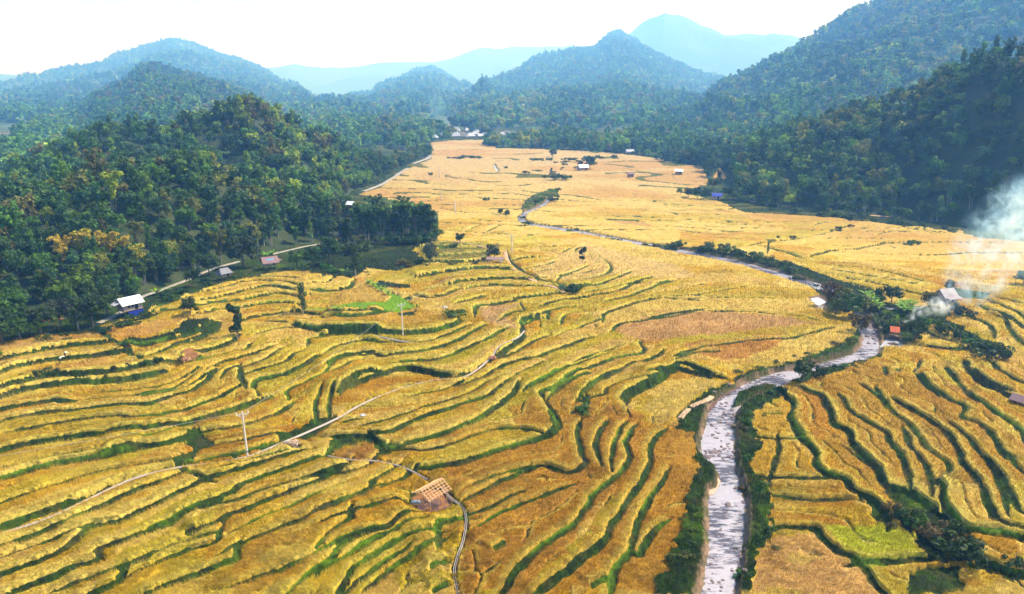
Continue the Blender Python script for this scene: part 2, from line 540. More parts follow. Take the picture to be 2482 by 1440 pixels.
RIVER_R = "1790,1520 1783,1441 1795,1370 1807,1283 1806,1210 1793,1150 1780,1090 1780,1040 1785,1000 1800,980 1850,955 1900,930 1930,920 1985,898 2060,885 2115,868 2133,840 2125,805 2105,770 2090,745 2075,718 2030,696 1985,684 1920,665 1860,649 1790,629 1710,613 1650,602 1590,590 1550,585 1490,573 1390,555 1310,543 1278,536 1271,525 1286,513 1318,499 1336,481"
POOLS = ["1960,720 1985,716 2008,730 1988,740 1970,733", "1970,741 1998,738 2006,748 1986,750", "2132,741 2160,742 2186,750 2178,756 2150,754 2136,748",
         "1194,398 1199,397 1202,404 1209,412 1207,417 1202,412 1197,405"]
FISH_POND = "2134,839 2148,820 2170,820 2184,831 2192,835 2176,840"
ISLAND = "1775,985 1790,957 1850,936 1882,941 1850,956 1800,976"
FIELD = "-500,1520 -500,1040 0,838 230,800 345,765 450,725 560,690 700,662 860,660 900,625 1060,592 1062,520 1000,492 870,472 920,457 985,412 1045,386 1045,346 1100,341 1200,340 1200,360 1300,362 1480,371 1600,385 1650,402 1740,402 1762,432 1650,467 1750,492 1800,512 2000,528 2200,545 2330,560 2482,585 2950,660 2950,1520"

# ------------------------------------------------------------------ valley floor: fan-shaped height field, finer near the village path than far up the valley
NT = 1500
AZ0, AZ1 = R(-46), R(46)
_r = [46.0]
while _r[-1] < 1080:
    q = _r[-1]
    _r.append(q + min(2.2, max(.16, q * q * 1.49e-5)))
RR = np.array(_r, np.float32)
NR = len(RR)
TT = np.linspace(AZ0, AZ1, NT, dtype=np.float32)
GX = (RR[:, None] * np.sin(TT)[None, :]).astype(np.float32)
GY = (RR[:, None] * np.cos(TT)[None, :]).astype(np.float32)

def window(P, pad):
    P = np.asarray(P)
    r = np.hypot(P[:, 0], P[:, 1]); a = np.arctan2(P[:, 0], P[:, 1])
    r0, r1 = max(r.min() - pad, 1), r.max() + pad
    i0, i1 = np.searchsorted(RR, [r0, r1])
    j0, j1 = np.searchsorted(TT, [a.min() - pad / r0, a.max() + pad / r0])
    return slice(max(i0 - 1, 0), min(i1 + 1, NR)), slice(max(j0 - 1, 0), min(j1 + 1, NT))

wob = (fbm(GX / 2.3, GY / 2.3, 2) - .5) * 1.1 + (vnoise(GX / 9, GY / 9) - .5) * .9 + (vnoise(GX / .6, GY / .6) - .5) * .55
DZ = np.zeros((NR, NT), np.float32)
BAND = np.zeros((NR, NT), np.float32)
BRI = np.zeros((NR, NT), np.float32)          # bright green grass, plus lit bank edges painted in
TINT = np.zeros((NR, NT), np.float32)         # each terrace ripens a little differently
RIM = np.zeros((NR, NT), np.float32)
UP = np.full((NR, NT), 99, np.float32); DN = np.full((NR, NT), 99, np.float32)

def step_line(P, h):
    S = smooth_line(P, 1.5)
    W = window(S, 20)
    x, y = GX[W], GY[W]
    if x.size == 0: return
    best = np.full(x.shape, 1e9, np.float32); sgn = np.zeros(x.shape, np.float32); tap = np.ones(x.shape, np.float32)
    seg = np.linalg.norm(np.diff(S, axis=0), axis=1); cum = np.concatenate([[0], np.cumsum(seg)]); tot = cum[-1]
    for i in range(len(S) - 1):
        ax, ay = S[i]; bx, by = S[i + 1]
        ux, uy = bx - ax, by - ay
        l2 = ux * ux + uy * uy + 1e-9
        t = np.clip(((x - ax) * ux + (y - ay) * uy) / l2, 0, 1)
        dx, dy = x - ax - t * ux, y - ay - t * uy
        d2 = dx * dx + dy * dy
        m = d2 < best
        best = np.where(m, d2, best)
        sgn = np.where(m, np.sign(ux * dy - uy * dx), sgn)
        s = cum[i] + t * seg[i]
        tap = np.where(m, np.minimum(s, tot - s), tap)
    d = np.sqrt(best)
    u = d * sgn + wob[W] * min(.8, .35 + .25 * h)
    far = np.mean(np.hypot(S[:, 0], S[:, 1]))
    e = sstep(0, min(2.2, tot * .2), tap)
    w = (.46 + .38 * h) * (1 if far < 300 else .8) * (.12 + .88 * sstep(0, min(6, tot * .3), tap))
    step = h * np.where(u < 0, 0, np.where(u < w, sstep(0, 1, u / w), np.exp(-(u - w) / 8.0))) * e
    DZ[W] += step
    g = max(.16, .0014 * far)
    b = sstep(-.35 - g, -.3, u) * (1 - sstep(w, w + g, u)) * sstep(-.01, .6, tap)
    b = np.where(d > w + 2.5, 0, b)
    BAND[W] = np.maximum(BAND[W], b)
    TINT[W] = np.where((u > w * .5) & (u < 12), random.uniform(-1, 1), TINT[W])
    RIM[W] = np.maximum(RIM[W], sstep(w * .8, w + .15, u) * (1 - sstep(w + .4, w + 1.3, u)) * e * min(1, .35 + h * .6))
    cl = sstep(-.01, .5, tap) > 0
    UP[W] = np.minimum(UP[W], np.where((u > 0) & cl, u - w, 99)); DN[W] = np.minimum(DN[W], np.where((u < 0) & cl, -u, 99))
    lime = random.random()
    if lime > .45: BRI[W] = np.maximum(BRI[W], sstep(w * .3, w * .8, u) * (1 - sstep(w, w + g + .4, u)) * e * (lime - .2) * .9 * sstep(.4, .65, vnoise(x / 6, y / 6)))  # lime grass on the bank's upper edge, painted as if catching the light

LINES = [l.split(None, 2) for l in TRACE.strip().splitlines()]
def lengthen(P):
    if len(P) < 3 or np.hypot(*P.mean(0)) > 260: return P
    a, b = P[0] - P[1], P[-1] - P[-2]
    return np.vstack([P[:1] + a / np.linalg.norm(a) * 3.0, P, P[-1:] + b / np.linalg.norm(b) * 3.0])
for reg, h, s in LINES:
    step_line(lengthen(wpts(reg, s)), float(h) * .62)

# narrow bunds that run half way between two terrace edges
rn = np.hypot(GX, GY)
mid = (1 - sstep(.32, .62, np.abs(UP - DN) + wob * .2)) * ((UP > 1.9) & (UP < 6.5) & (DN < 6.5)) * sstep(.28, .38, fbm(GX / 16 + 5, GY / 11, 2)) * (rn < 330)
BAND = np.maximum(BAND, mid * .9)
RIM = np.maximum(RIM, ((UP - DN) < -.3) * ((UP - DN) > -1.5) * (UP > 1.7) * (UP < 6.5) * (DN < 6.5) * (rn < 330) * .6)
for _m in (1, 2):
    TINT = np.where(UP < DN, TINT, TINT * 0 + np.sin(TINT * 37 + _m) * .6) if _m == 1 else TINT
# finer terraces up the valley, between the traced ones
far_w = sstep(215, 300, np.hypot(GX, GY)) * 1.0
tilt = (vnoise(GX / 160, GY / 160) - .5) * .7
vv = (GY + GX * (.12 + tilt * .3) + 26 * fbm(GX / 70 + 3, GY / 55, 2) + 5 * vnoise(GX / 17, GY / 17)) / (7.5 + 5 * sstep(300, 800, GY))
fr = np.abs(vv - np.floor(vv) - .5)
gate = sstep(.40, .52, vnoise(GX / 30 + np.floor(vv) * 7.7, GY / 200 + np.floor(vv) * 3.1))
BAND = np.maximum(BAND, far_w * gate * (1 - sstep(.085, .15, fr)))
DZ += far_w * gate * .4 * np.where(vv - np.floor(vv) > .5, 1, 0) * np.exp(-np.abs(vv - np.floor(vv) - .5) * 4)

dom = in_poly(GX, GY, wpts('P', FIELD))
RICE = dom.astype(np.float32)
RAISE = np.zeros((NR, NT), np.float32)
DARK = np.zeros((NR, NT), np.float32); EARTH = np.zeros((NR, NT), np.float32)
jx, jy = GX + (wob * 1.6), GY + (np.roll(wob, 37, 0) * 1.6)
for l in GREEN.strip().splitlines():
    reg, k, s = l.split(None, 2)
    P = wpts(reg, s)
    W = window(P, 3)
    ins = in_poly(jx[W], jy[W], P)
    RICE[W] = np.where(ins, 0, RICE[W])
    if k == 'b': BRI[W] = np.where(ins, 1, BRI[W])
    if k == 'd': DARK[W] = np.where(ins, 1, DARK[W])
    if k == 'e': EARTH[W] = np.where(ins, 1, EARTH[W])
    if k == 'w': RAISE[W] = np.where(ins, 1, RAISE[W])
    if k in 'wd': RAISE[W] = np.where(ins, 1, RAISE[W])

rl, rr_ = wpts('P', RIVER_L), wpts('P', RIVER_R)
rl_s, rr_s = smooth_line(rl, 3), smooth_line(rr_, 3)
RIVP = np.vstack([rl_s, rr_s[::-1]])
RIV = np.zeros((NR, NT), np.float32)
BANK = np.zeros((NR, NT), np.float32)
def carve(P, depth, pad=2.0, jit=.5):
    W = window(P, pad + 2)
    x, y = GX[W] + wob[W] * jit, GY[W] + np.roll(wob, 11, 1)[W] * jit
    ins = in_poly(x, y, P)
    d = np.full(x.shape, 1e9, np.float32)
    for i in range(len(P)):
        ax, ay = P[i]; bx, by = P[(i + 1) % len(P)]
        ux, uy = bx - ax, by - ay
        t = np.clip(((x - ax) * ux + (y - ay) * uy) / (ux * ux + uy * uy + 1e-9), 0, 1)
        d = np.minimum(d, (x - ax - t * ux) ** 2 + (y - ay - t * uy) ** 2)
    d = np.sqrt(d)
    RIV[W] = np.maximum(RIV[W], np.where(ins, depth * (.30 + .70 * sstep(0, 1.2, d)), depth * .30 * (1 - sstep(0, .5, d))))
    BANK[W] = np.maximum(BANK[W], np.where(ins, 1, 1 - sstep(.2, .9, d)))
    RICE[W] = np.where(ins | (d < .7), 0, RICE[W])
isl = wpts('P', ISLAND)
carve(RIVP, 1.1)
for s in POOLS: carve(wpts('P', s), .6)
pond_w = wpts('P', FISH_POND)
carve(pond_w, .8, jit=.15)
ins_isl = in_poly(GX, GY, isl)
RIV[ins_isl] = 0; BANK[ins_isl] = 0

CANALS = [
    ("60,1335 0,1310 90,1283 163,1254 254,1210 326,1179 399,1159 453,1150 526,1141 598,1127 645,1107 689,1083 761,1047 834,1011 854,998 909,971 981,945 1054,931 1119,928 1157,912 1192,884 1210,859 1253,834 1271,812".replace("60,1335", "-60,1335"), .16, .06, "long pale concrete irrigation canal curving across the terraces"),
    ("1072,1185 1090,1212 1120,1240 1130,1272 1123,1320 1108,1360 1101,1395 1110,1445", .17, .04, "dark water channel with pale edges below the timber frame"),
    ("796,1118 854,1128 920,1131 981,1145 1036,1172", .1, .04, "thin side channel leading to the timber frame"),
    ("689,1083 705,1090 722,1100", .26, .1, "short branch channel leaving the long canal"),
    ("897,818 925,826 965,836 1000,842", .2, .1, "short pale channel below the broad green bank")]
WALKS = [("1224,610 1229,630 1238,645 1260,661 1290,680 1320,690 1345,695 1362,703 1368,714", 1.1), ("1648,1014 1660,1000 1682,983 1712,970 1725,962", .8)]
def flatten(s, w, low):
    S = smooth_line(wpts('P', s), .8)
    i = np.clip(np.searchsorted(RR, np.hypot(S[:, 0], S[:, 1])), 0, NR - 1)
    j = np.clip(np.round((np.arctan2(S[:, 0], S[:, 1]) - AZ0) / (AZ1 - AZ0) * (NT - 1)).astype(int), 0, NT - 1)
    k = np.ones(15) / 15
    z = np.convolve(np.pad(DZ[i, j], 7, mode='edge'), k, 'valid')[:len(S)]
    W = window(S, 3)
    x, y = GX[W], GY[W]
    best = np.full(x.shape, 1e9, np.float32); zz = np.zeros(x.shape, np.float32)
    for q in range(len(S)):
        d2 = (x - S[q, 0]) ** 2 + (y - S[q, 1]) ** 2
        m = d2 < best; best = np.where(m, d2, best); zz = np.where(m, z[q], zz)
    d = np.sqrt(best)
    t = 1 - sstep(w + .2, w + 1.2, d)
    DZ[W] = lerp(DZ[W], zz - low, t)
    RICE[W] = np.where(d < w + (.42 if w > .3 else .2) + wob[W] * .25, 0, RICE[W])
for s_, w_, wall_, l_ in CANALS: flatten(s_, w_ / 2 + wall_ + .15, .12)
for s_, w_ in WALKS: flatten(s_, w_ / 2, .03)
hx, hy = gp(1048, 1214)
W = window(np.array([[hx, hy]]), 6)
RICE[W] = np.where(np.hypot(GX[W] - hx, GY[W] - hy) < 3.1 + wob[W] * .5, 0, RICE[W])
EARTH[W] = np.maximum(EARTH[W], 1 - sstep(2.6, 3.2, np.hypot(GX[W] - hx, GY[W] - hy) + wob[W] * .4))
DZ[W] *= sstep(3, 5, np.hypot(GX[W] - hx, GY[W] - hy))

rice_soft = RICE * (1 - BAND)
rice_soft *= (RIV < .05)
DZ *= (1 - sstep(.02, .3, RIV))
lump = fbm(GX / 1.7, GY / 1.7, 3)
GZ = DZ - RIV + RAISE * (.25 + .9 * lump) * (RIV < .02) * (1 - .6 * DARK) + (fbm(GX / .8, GY / .8, 2) - .5) * .18 * (RIV < .02) * (1 - rice_soft)
GZ = GZ.astype(np.float32)

def gz(x, y):
    """height of the finished ground"""
    r = math.hypot(x, y); a = math.atan2(x, y)
    i = int(np.clip(np.searchsorted(RR, r), 0, NR - 1)); j = int(np.clip(round((a - AZ0) / (AZ1 - AZ0) * (NT - 1)), 0, NT - 1))
    return float(GZ[i, j])

# ------------------------------------------------------------------ colours of crop and grass
def crop_color():
    x, y = GX, GY
    n1 = fbm(x / 34, y / 22 + 9, 3); n2 = fbm(x / 6.5 + 40, y / 5, 3); n3 = fbm(x / 2.2, y / 1.5 + 7, 2)
    gold = np.array([.62, .36, .010], np.float32); oran = np.array([.46, .215, .004], np.float32)
    pale = np.array([.70, .53, .085], np.float32); oliv = np.array([.38, .27, .009], np.float32)
    c = gold[None, None, :] * np.ones((*x.shape, 1), np.float32)
    def mix(c, k, t): return c + (k - c) * t[..., None]
    c = mix(c, oran, sstep(.5, .72, n1) * .8)
    c = mix(c, oliv, sstep(.52, .75, n2) * .75)
    c = mix(c, pale, sstep(.5, .75, fbm(x / 9, y / 3.5 + 77, 2)) * .8)
    c = mix(c, oran, sstep(.6, .85, n3) * .3)
    c = mix(c, np.array([.56, .44, .014], np.float32), np.clip(TINT, 0, 1) * .7)
    c = mix(c, oran, np.clip(-TINT, 0, 1) * .65)
    t2 = np.sin(TINT * 53)
    c = mix(c, np.array([.74, .52, .12], np.float32), sstep(.55, .8, t2) * .6)
    c = mix(c, np.array([.46, .39, .010], np.float32), sstep(.6, .85, -t2) * .5)
    for l in PATCH.strip().splitlines():
        reg, k, s = l.split(None, 2)
        P = wpts(reg, s); W = window(P, 4)
        ins = in_poly(jx[W], jy[W], P)
        k = np.array([float(v) for v in k.split(',')], np.float32) * .90
        v = (.8 + .45 * n2[W])[..., None]
        q = lerp(c[W], k[None, None, :] * v, .82)
        c[W] = np.where(ins[..., None], q, c[W])
    # pale straw on the terrace rims, its sunlit highlights painted into the colour
    c = mix(c, np.array([.70, .56, .09], np.float32), RIM * .8)
    # paler crop up the valley: the paling of haze painted into its colour
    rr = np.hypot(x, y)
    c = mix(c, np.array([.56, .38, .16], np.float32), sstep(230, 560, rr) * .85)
    c = mix(c, np.array([.50, .25, .05], np.float32), sstep(260, 330, rr) * sstep(.52, .66, fbm(x / 60 + 8, y / 40, 2)) * .6)
    return c * .66

def ground_color():
    x, y = GX, GY
    n1 = fbm(x / 11, y / 7 + 3, 3); n2 = fbm(x / 2.1 + 50, y / 2.1, 3)
    g = np.array([.030, .060, .005], np.float32); b = np.array([.085, .15, .007], np.float32)
    br = np.array([.075, .058, .018], np.float32); dk = np.array([.016, .028, .006], np.float32)
    c = g[None, None, :] * np.ones((*x.shape, 1), np.float32)
    def mix(c, k, t): return c + (k - c) * t[..., None]
    c = mix(c, b, sstep(.55, .8, n1) * .8)
    c = mix(c, br, sstep(.50, .72, n2) * .6)
    c = mix(c, np.array([.015, .026, .005], np.float32), sstep(.5, .68, fbm(x / 1.4 + 70, y / 1.4, 2)) * .75)
    c = mix(c, dk, DARK * .75)
    c = mix(c, np.array([.17, .32, .006], np.float32), BRI * (.6 + .4 * n2))
    c = mix(c, np.array([.34, .15, .06], np.float32), EARTH * (.75 + .25 * n2))
    c = mix(c, np.array([.16, .14, .02], np.float32), far_w * sstep(.1, .5, BAND) * (.5 + .35 * sstep(350, 700, np.hypot(x, y))))
    c = mix(c, np.array([.26, .17, .11], np.float32), np.clip(BANK, 0, 1) * (.35 + .6 * sstep(.4, .6, n2)))
    return c * .78

CROP = crop_color()
GRD = ground_color()

M_ground = mat("grass_and_soil", attr='Col', rough=.95, var=.45, scale=1.6, bump=.5, spec=.1)
M_crop = mat("ripe_rice", attr='Col', rough=.85, var=.42, scale=1.1, bump=.8, spec=.15, stretch=(.7, 1.9, 1.0))
M_blade = mat("rice_straw", attr='Col', rough=.7, spec=.2, trans=.25)
M_grass = mat("grass_blade", attr='Col', rough=.8, spec=.15, trans=.3)

def grid_faces(mask=None):
    idx = np.arange(NR * NT, dtype=np.int32).reshape(NR, NT)
    a, b, c, d = idx[:-1, :-1], idx[:-1, 1:], idx[1:, 1:], idx[1:, :-1]
    F = np.stack([a, b, c, d], -1).reshape(-1, 4)
    F = F[:, ::-1]
    if mask is not None:
        mm = (mask[:-1, :-1] | mask[:-1, 1:] | mask[1:, 1:] | mask[1:, :-1]).ravel()
        F = F[mm]
    return F

V = np.stack([GX, GY, GZ], -1).reshape(-1, 3)
ground = mesh_np("ground", V, grid_faces(), M_ground, GRD.reshape(-1, 3), smooth=True, kind='structure')

relief = (fbm(GX / 1.1, GY / .8, 3) - .5) * .34 + (fbm(GX / 4 + 9, GY / 2.2, 2) - .5) * .5
canopy = rice_soft * (.46 + relief * (1 + sstep(150, 400, np.hypot(GX, GY))))
canopy = np.maximum(canopy, rice_soft * .12)
CZ = GZ + canopy - .05
F = grid_faces(rice_soft > .04)
used = np.zeros(NR * NT, bool); used[F.ravel()] = True
remap = np.cumsum(used).astype(np.int32) - 1
V = np.stack([GX, GY, CZ], -1).reshape(-1, 3)[used]
CV, CF, CC = V, remap[F], CROP.reshape(-1, 3)[used]

# blades: single bent leaves, thick on the near fields, thinning out up the valley
def blades(n, rmin, rmax, mask, zed, colr, L, lean, wid, dir_noise, jitter, seed):
    g = np.random.default_rng(seed)
    u = g.random(n); r = 1 / (1 / rmin + u * (1 / rmax - 1 / rmin)); a = g.uniform(R(-43), R(43), n)
    i = np.clip(np.searchsorted(RR, r), 1, NR - 1); j = np.clip(((a - AZ0) / (AZ1 - AZ0) * (NT - 1) + .5).astype(int), 0, NT - 1)
    ok = g.random(n) < mask[i, j]
    i, j, r, a = i[ok], j[ok], r[ok], a[ok]
    n = len(r)
    x, y = r * np.sin(a), r * np.cos(a)
    z = zed[i, j]
    k = np.clip(r / 100, .7, 1.9)
    ln = L * g.uniform(.6, 1.25, n) * np.sqrt(k)
    th = (fbm(x / 7 + 31, y / 7, 2) * dir_noise * 6.28 + 1.0) + g.normal(0, .7, n)
    le = np.clip(g.normal(lean, .25, n), .05, 1.35)
    dx, dy, dz = np.cos(th) * np.sin(le), np.sin(th) * np.sin(le), np.cos(le)
    w = wid * k * g.uniform(.7, 1.4, n)
    px, py = -np.sin(th + .6) * w, np.cos(th + .6) * w
    V = np.empty((n, 3, 3), np.float32)
    V[:, 0] = np.stack([x - px, y - py, z - .12], -1)
    V[:, 1] = np.stack([x + px, y + py, z - .12], -1)
    V[:, 2] = np.stack([x + dx * ln, y + dy * ln, z + dz * ln], -1)
    c = colr[i, j] * g.uniform(1 - jitter, 1 + jitter, (n, 1)) * g.uniform(.93, 1.07, (n, 3))
    c = np.repeat(c[:, None, :], 3, 1)
    c[:, 2] *= 1.12
    return V.reshape(-1, 3), np.arange(n * 3, dtype=np.int32).reshape(-1, 3), np.clip(c, 0, .9).reshape(-1, 3).astype(np.float32)

bv, bf, bc = blades(1200000, 58, 260, sstep(.3, .8, rice_soft), CZ, CROP, .62, .8, .030, 1.0, .32, 3)
# one object: the leafy surface of the crop and its straws
tri = np.concatenate([CF[:, [0, 1, 2]], CF[:, [0, 2, 3]]])
rice = mesh_np("rice_crop", np.vstack([CV, bv]), np.vstack([tri, bf + len(CV)]), M_crop, np.vstack([CC, bc]), smooth=True, kind='stuff')
rice.data.materials.append(M_blade)
mi = np.zeros(len(tri) + len(bf), np.int32); mi[len(tri):] = 1
rice.data.polygons.foreach_set("material_index", mi)
sm = np.ones(len(mi), bool); sm[len(tri):] = False
rice.data.polygons.foreach_set("use_smooth", sm)

near = (np.hypot(GX, GY) < 1200)
gm = np.clip((1 - sstep(.15, .6, rice_soft)) * (1 - np.clip(BANK, 0, 1)) * (1 - EARTH), 0, 1) * sstep(.25, .6, fbm(GX / 1.3, GY / 1.3, 2) + .25)
gv, gf, gc = blades(520000, 56, 420, gm, GZ, GRD * 1.25, .46, .55, .032, .6, .7, 4)
grass = mesh_np("bank_grass", gv, gf, M_grass, gc, kind='stuff')
gm2 = gm * RAISE
gv, gf, gc = blades(260000, 56, 300, gm2, GZ, GRD * 1.35, .75, .5, .045, .6, .6, 5)
weeds = mesh_np("tall_weeds", gv, gf, M_grass, gc, kind='stuff')

# the land beyond the valley floor
ring = [44, 300, 900, 1079, 2500, 6000, 15400]
V = []; n = 72
for q in ring:
    for k in range(n):
        t = 2 * math.pi * k / n
        V.append((q * math.sin(t), q * math.cos(t), -1.6))
V.append((0, 0, -1.6))
F = []
for i in range(len(ring) - 1):
    for k in range(n):
        F.append((i * n + (k + 1) % n, i * n + k, (i + 1) * n + k, (i + 1) * n + (k + 1) % n))
F += [(len(V) - 1, k, (k + 1) % n, len(V) - 1) for k in range(0)]
M_plain = mat("far_plain", (.06, .08, .02), var=.4, scale=.02, col2=(.10, .09, .03), rough=.95)
mesh_np("plain", np.array(V), np.array(F), M_plain, kind='structure')
# ------------------------------------------------------------------ river, pools
def strip_mesh(name, A, B, z, m, cols=8, kind='structure'):
    n = 130
    def resamp(P):
        d = np.concatenate([[0], np.cumsum(np.linalg.norm(np.diff(P, axis=0), axis=1))])
        t = np.linspace(0, d[-1], n)
        return np.stack([np.interp(t, d, P[:, 0]), np.interp(t, d, P[:, 1])], -1)
    A, B = resamp(A), resamp(B)
    ex = B - A
    A, B = A - ex * .06, B + ex * .06
    V, F = [], []
    for i in range(n):
        for k in range(cols + 1):
            p = A[i] + (B[i] - A[i]) * k / cols
            V.append((p[0], p[1], z))
    for i in range(n - 1):
        for k in range(cols):
            a = i * (cols + 1) + k
            F.append((a, a + 1, a + cols + 2, a + cols + 1))
    return mesh_np(name, np.array(V), np.array(F), m, kind=kind, smooth=True)

def water_mat(name, base, deep, rough, bump, riffle=True):
    m = bpy.data.materials.new(name); m.use_nodes = True
    N, L = m.node_tree.nodes, m.node_tree.links
    b = N["Principled BSDF"]; b.inputs["Roughness"].default_value = rough; b.inputs["IOR"].default_value = 1.33
    b.inputs["Specular IOR Level"].default_value = 1.0
    geo = N.new("ShaderNodeNewGeometry")
    mp = N.new("ShaderNodeMapping"); mp.inputs["Scale"].default_value = (.55, 1.5, 1)
    L.new(geo.outputs["Position"], mp.inputs[0])
    n1 = N.new("ShaderNodeTexNoise"); n1.inputs["Scale"].default_value = 1.1; n1.inputs["Detail"].default_value = 5; n1.inputs["Roughness"].default_value = .7
    n2 = N.new("ShaderNodeTexNoise"); n2.inputs["Scale"].default_value = .10; n2.inputs["Detail"].default_value = 2
    L.new(mp.outputs[0], n1.inputs["Vector"]); L.new(geo.outputs["Position"], n2.inputs["Vector"])
    mx = N.new("ShaderNodeMix"); mx.data_type = 'RGBA'
    mx.inputs[6].default_value = (*deep, 1); mx.inputs[7].default_value = (*base, 1)
    ad = N.new("ShaderNodeMath"); ad.operation = 'ADD'
    L.new(n1.outputs[0], ad.inputs[0]); L.new(n2.outputs[0], ad.inputs[1])
    rp = N.new("ShaderNodeMapRange"); rp.inputs[1].default_value = .88; rp.inputs[2].default_value = 1.0
    L.new(ad.outputs[0], rp.inputs[0]); L.new(rp.outputs[0], mx.inputs[0])
    L.new(mx.outputs[2], b.inputs["Base Color"])
    bp = N.new("ShaderNodeBump"); bp.inputs["Strength"].default_value = bump; bp.inputs["Distance"].default_value = .25
    L.new(n1.outputs[0], bp.inputs["Height"]); L.new(bp.outputs[0], b.inputs["Normal"])
    return m
M_water = water_mat("river_water", (.38, .345, .38), (.065, .06, .085), .10, 1.0)
M_pool = water_mat("still_water", (.45, .44, .47), (.35, .35, .38), .04, .05)
river = strip_mesh("river", rl_s, rr_s, -.38, M_water)

def flat_poly(name, P, z, m, kind='structure', grow=1.0):
    c = P.mean(0); P = c + (P - c) * grow
    bm = bmesh.new()
    bm.faces.new([bm.verts.new((p[0], p[1], z)) for p in P])
    bmesh.ops.recalc_face_normals(bm, faces=bm.faces)
    if bm.faces[:][0].normal.z < 0: bmesh.ops.reverse_faces(bm, faces=bm.faces)
    me = bpy.data.meshes.new(name); bm.to_mesh(me); bm.free()
    me.materials.append(m)
    o = bpy.data.objects.new(name, me); COL.objects.link(o); o["kind"] = kind
    return o
for s in POOLS: flat_poly("pool", wpts('P', s), -.3, M_pool)
flat_poly("fish_pond", pond_w, -.2, M_pool, grow=1.04)

# ------------------------------------------------------------------ leaves, crowns, plants (models that are copied below)
def leaf_tris(C, rad, n, size, g, up=.25, flat=1.0):
    """n leaf-sized triangles spread over and inside ellipsoid C, rad"""
    d = g.normal(size=(n, 3)); d /= np.linalg.norm(d, axis=1)[:, None]
    rr = g.uniform(.55, 1.05, n) ** .6
    p = C + d * rad * rr[:, None]
    nrm = d + g.normal(0, .45, (n, 3)) + np.array([0, 0, up])
    nrm /= np.linalg.norm(nrm, axis=1)[:, None]
    t = np.cross(nrm, g.normal(size=(n, 3))); t /= np.linalg.norm(t, axis=1)[:, None] + 1e-6
    b = np.cross(nrm, t)
    s = size * g.uniform(.6, 1.4, n)[:, None]
    V = np.stack([p - t * s * .6, p + t * s * .6, p + b * s * 1.1 - np.array([0, 0, .15]) * s], 1)
    return V.reshape(-1, 3), d[:, 2]

def crown_np(kind, seed, lod=0):
    g = np.random.default_rng(seed)
    Vs = []; sh = []
    def blob(C, rad, n, size, **k):
        v, dz = leaf_tris(np.array(C, float), np.array(rad, float), n, size, g, **k)
        Vs.append(v); sh.append(np.repeat(g.uniform(.62, 1.38) * g.uniform(.8, 1.2, n), 3))
    dens = (1.0, .42, .16)[lod]; ls = (1.0, 1.5, 2.4)[lod]
    if kind == 'broad':
        nb = 13
        for k in range(nb):
            a = g.uniform(0, 6.28); q = g.uniform(.2, 1) ** .6 * 2.6
            z = 5.2 + g.uniform(-1.6, 2.4) - .25 * q
            r = g.uniform(.9, 1.55)
            blob((math.cos(a) * q, math.sin(a) * q, z), (r, r, r * .8), int(85 * dens), .42 * ls)
        blob((0, 0, 5), (2.2, 2.2, 1.8), int(160 * dens), .5 * ls)
    elif kind == 'tall':
        for k in range(12):
            a = g.uniform(0, 6.28); z = 3 + k * .62; q = g.uniform(.2, 1.4) * (1.15 - k * .06)
            r = g.uniform(.7, 1.15)
            blob((math.cos(a) * q, math.sin(a) * q, z), (r, r, r * .9), int(75 * dens), .38 * ls)
    elif kind == 'bamboo':
        for k in range(18):
            a = g.uniform(0, 6.28); top = g.uniform(6.5, 10.5); out = g.uniform(.8, 3.4)
            for q in np.linspace(.35, 1, 9 if lod == 0 else 5):
                z = top * math.sin(q * 1.45) ** 1.0 - max(0, q - .8) * 3.0
                o = out * q ** 2
                blob((math.cos(a) * o, math.sin(a) * o, z), (.55 * (1.2 - .5 * q), .55 * (1.2 - .5 * q), .5), int(22 * dens) + 1, .36 * ls, up=.6)
    elif kind == 'scrub':
        for k in range(10):
            a = g.uniform(0, 6.28); q = g.uniform(0, 1) ** .6 * 2.6
            r = g.uniform(.6, 1.2)
            blob((math.cos(a) * q, math.sin(a) * q, r * .6 + g.uniform(.6, 2.2)), (r, r, r * .75), int(60 * dens), .36 * ls)
    elif kind == 'bush':
        for k in range(11):
            a = g.uniform(0, 6.28); q = g.uniform(0, 1) ** .6 * 1.0
            r = g.uniform(.3, .55)
            blob((math.cos(a) * q, math.sin(a) * q, r * .8 + g.uniform(0, .8) * (1 - q * .5)), (r, r, r * .85), int(60 * dens), .17 * ls)
    V = np.vstack(Vs); s = np.concatenate(sh)
    return V.astype(np.float32), np.arange(len(V), dtype=np.int32).reshape(-1, 3), np.clip(np.stack([s] * 3, -1), 0, 2).astype(np.float32)

def leaf_mat(name, inst):
    m = bpy.data.materials.new(name); m.use_nodes = True
    N, L = m.node_tree.nodes, m.node_tree.links
    b = N["Principled BSDF"]; b.inputs["Roughness"].default_value = .6; b.inputs["Specular IOR Level"].default_value = .2
    if inst:
        t = N.new("ShaderNodeAttribute"); t.attribute_name = "tint"; t.attribute_type = 'INSTANCER'; c = t.outputs["Color"]
    else:
        c = N.new("ShaderNodeObjectInfo").outputs["Color"]
    v = N.new("ShaderNodeAttribute"); v.attribute_name = "Col"
    mu = N.new("ShaderNodeVectorMath"); mu.operation = 'MULTIPLY'
    L.new(c, mu.inputs[0]); L.new(v.outputs["Color"], mu.inputs[1])
    L.new(mu.outputs[0], b.inputs["Base Color"])
    tr = N.new("ShaderNodeBsdfTranslucent"); L.new(mu.outputs[0], tr.inputs[0])
    ms = N.new("ShaderNodeMixShader"); ms.inputs[0].default_value = .3
    L.new(b.outputs[0], ms.inputs[1]); L.new(tr.outputs[0], ms.inputs[2]); L.new(ms.outputs[0], N["Material Output"].inputs[0])
    return m
M_leaf = leaf_mat("foliage", False)
M_leaf_far = leaf_mat("forest_foliage", True)
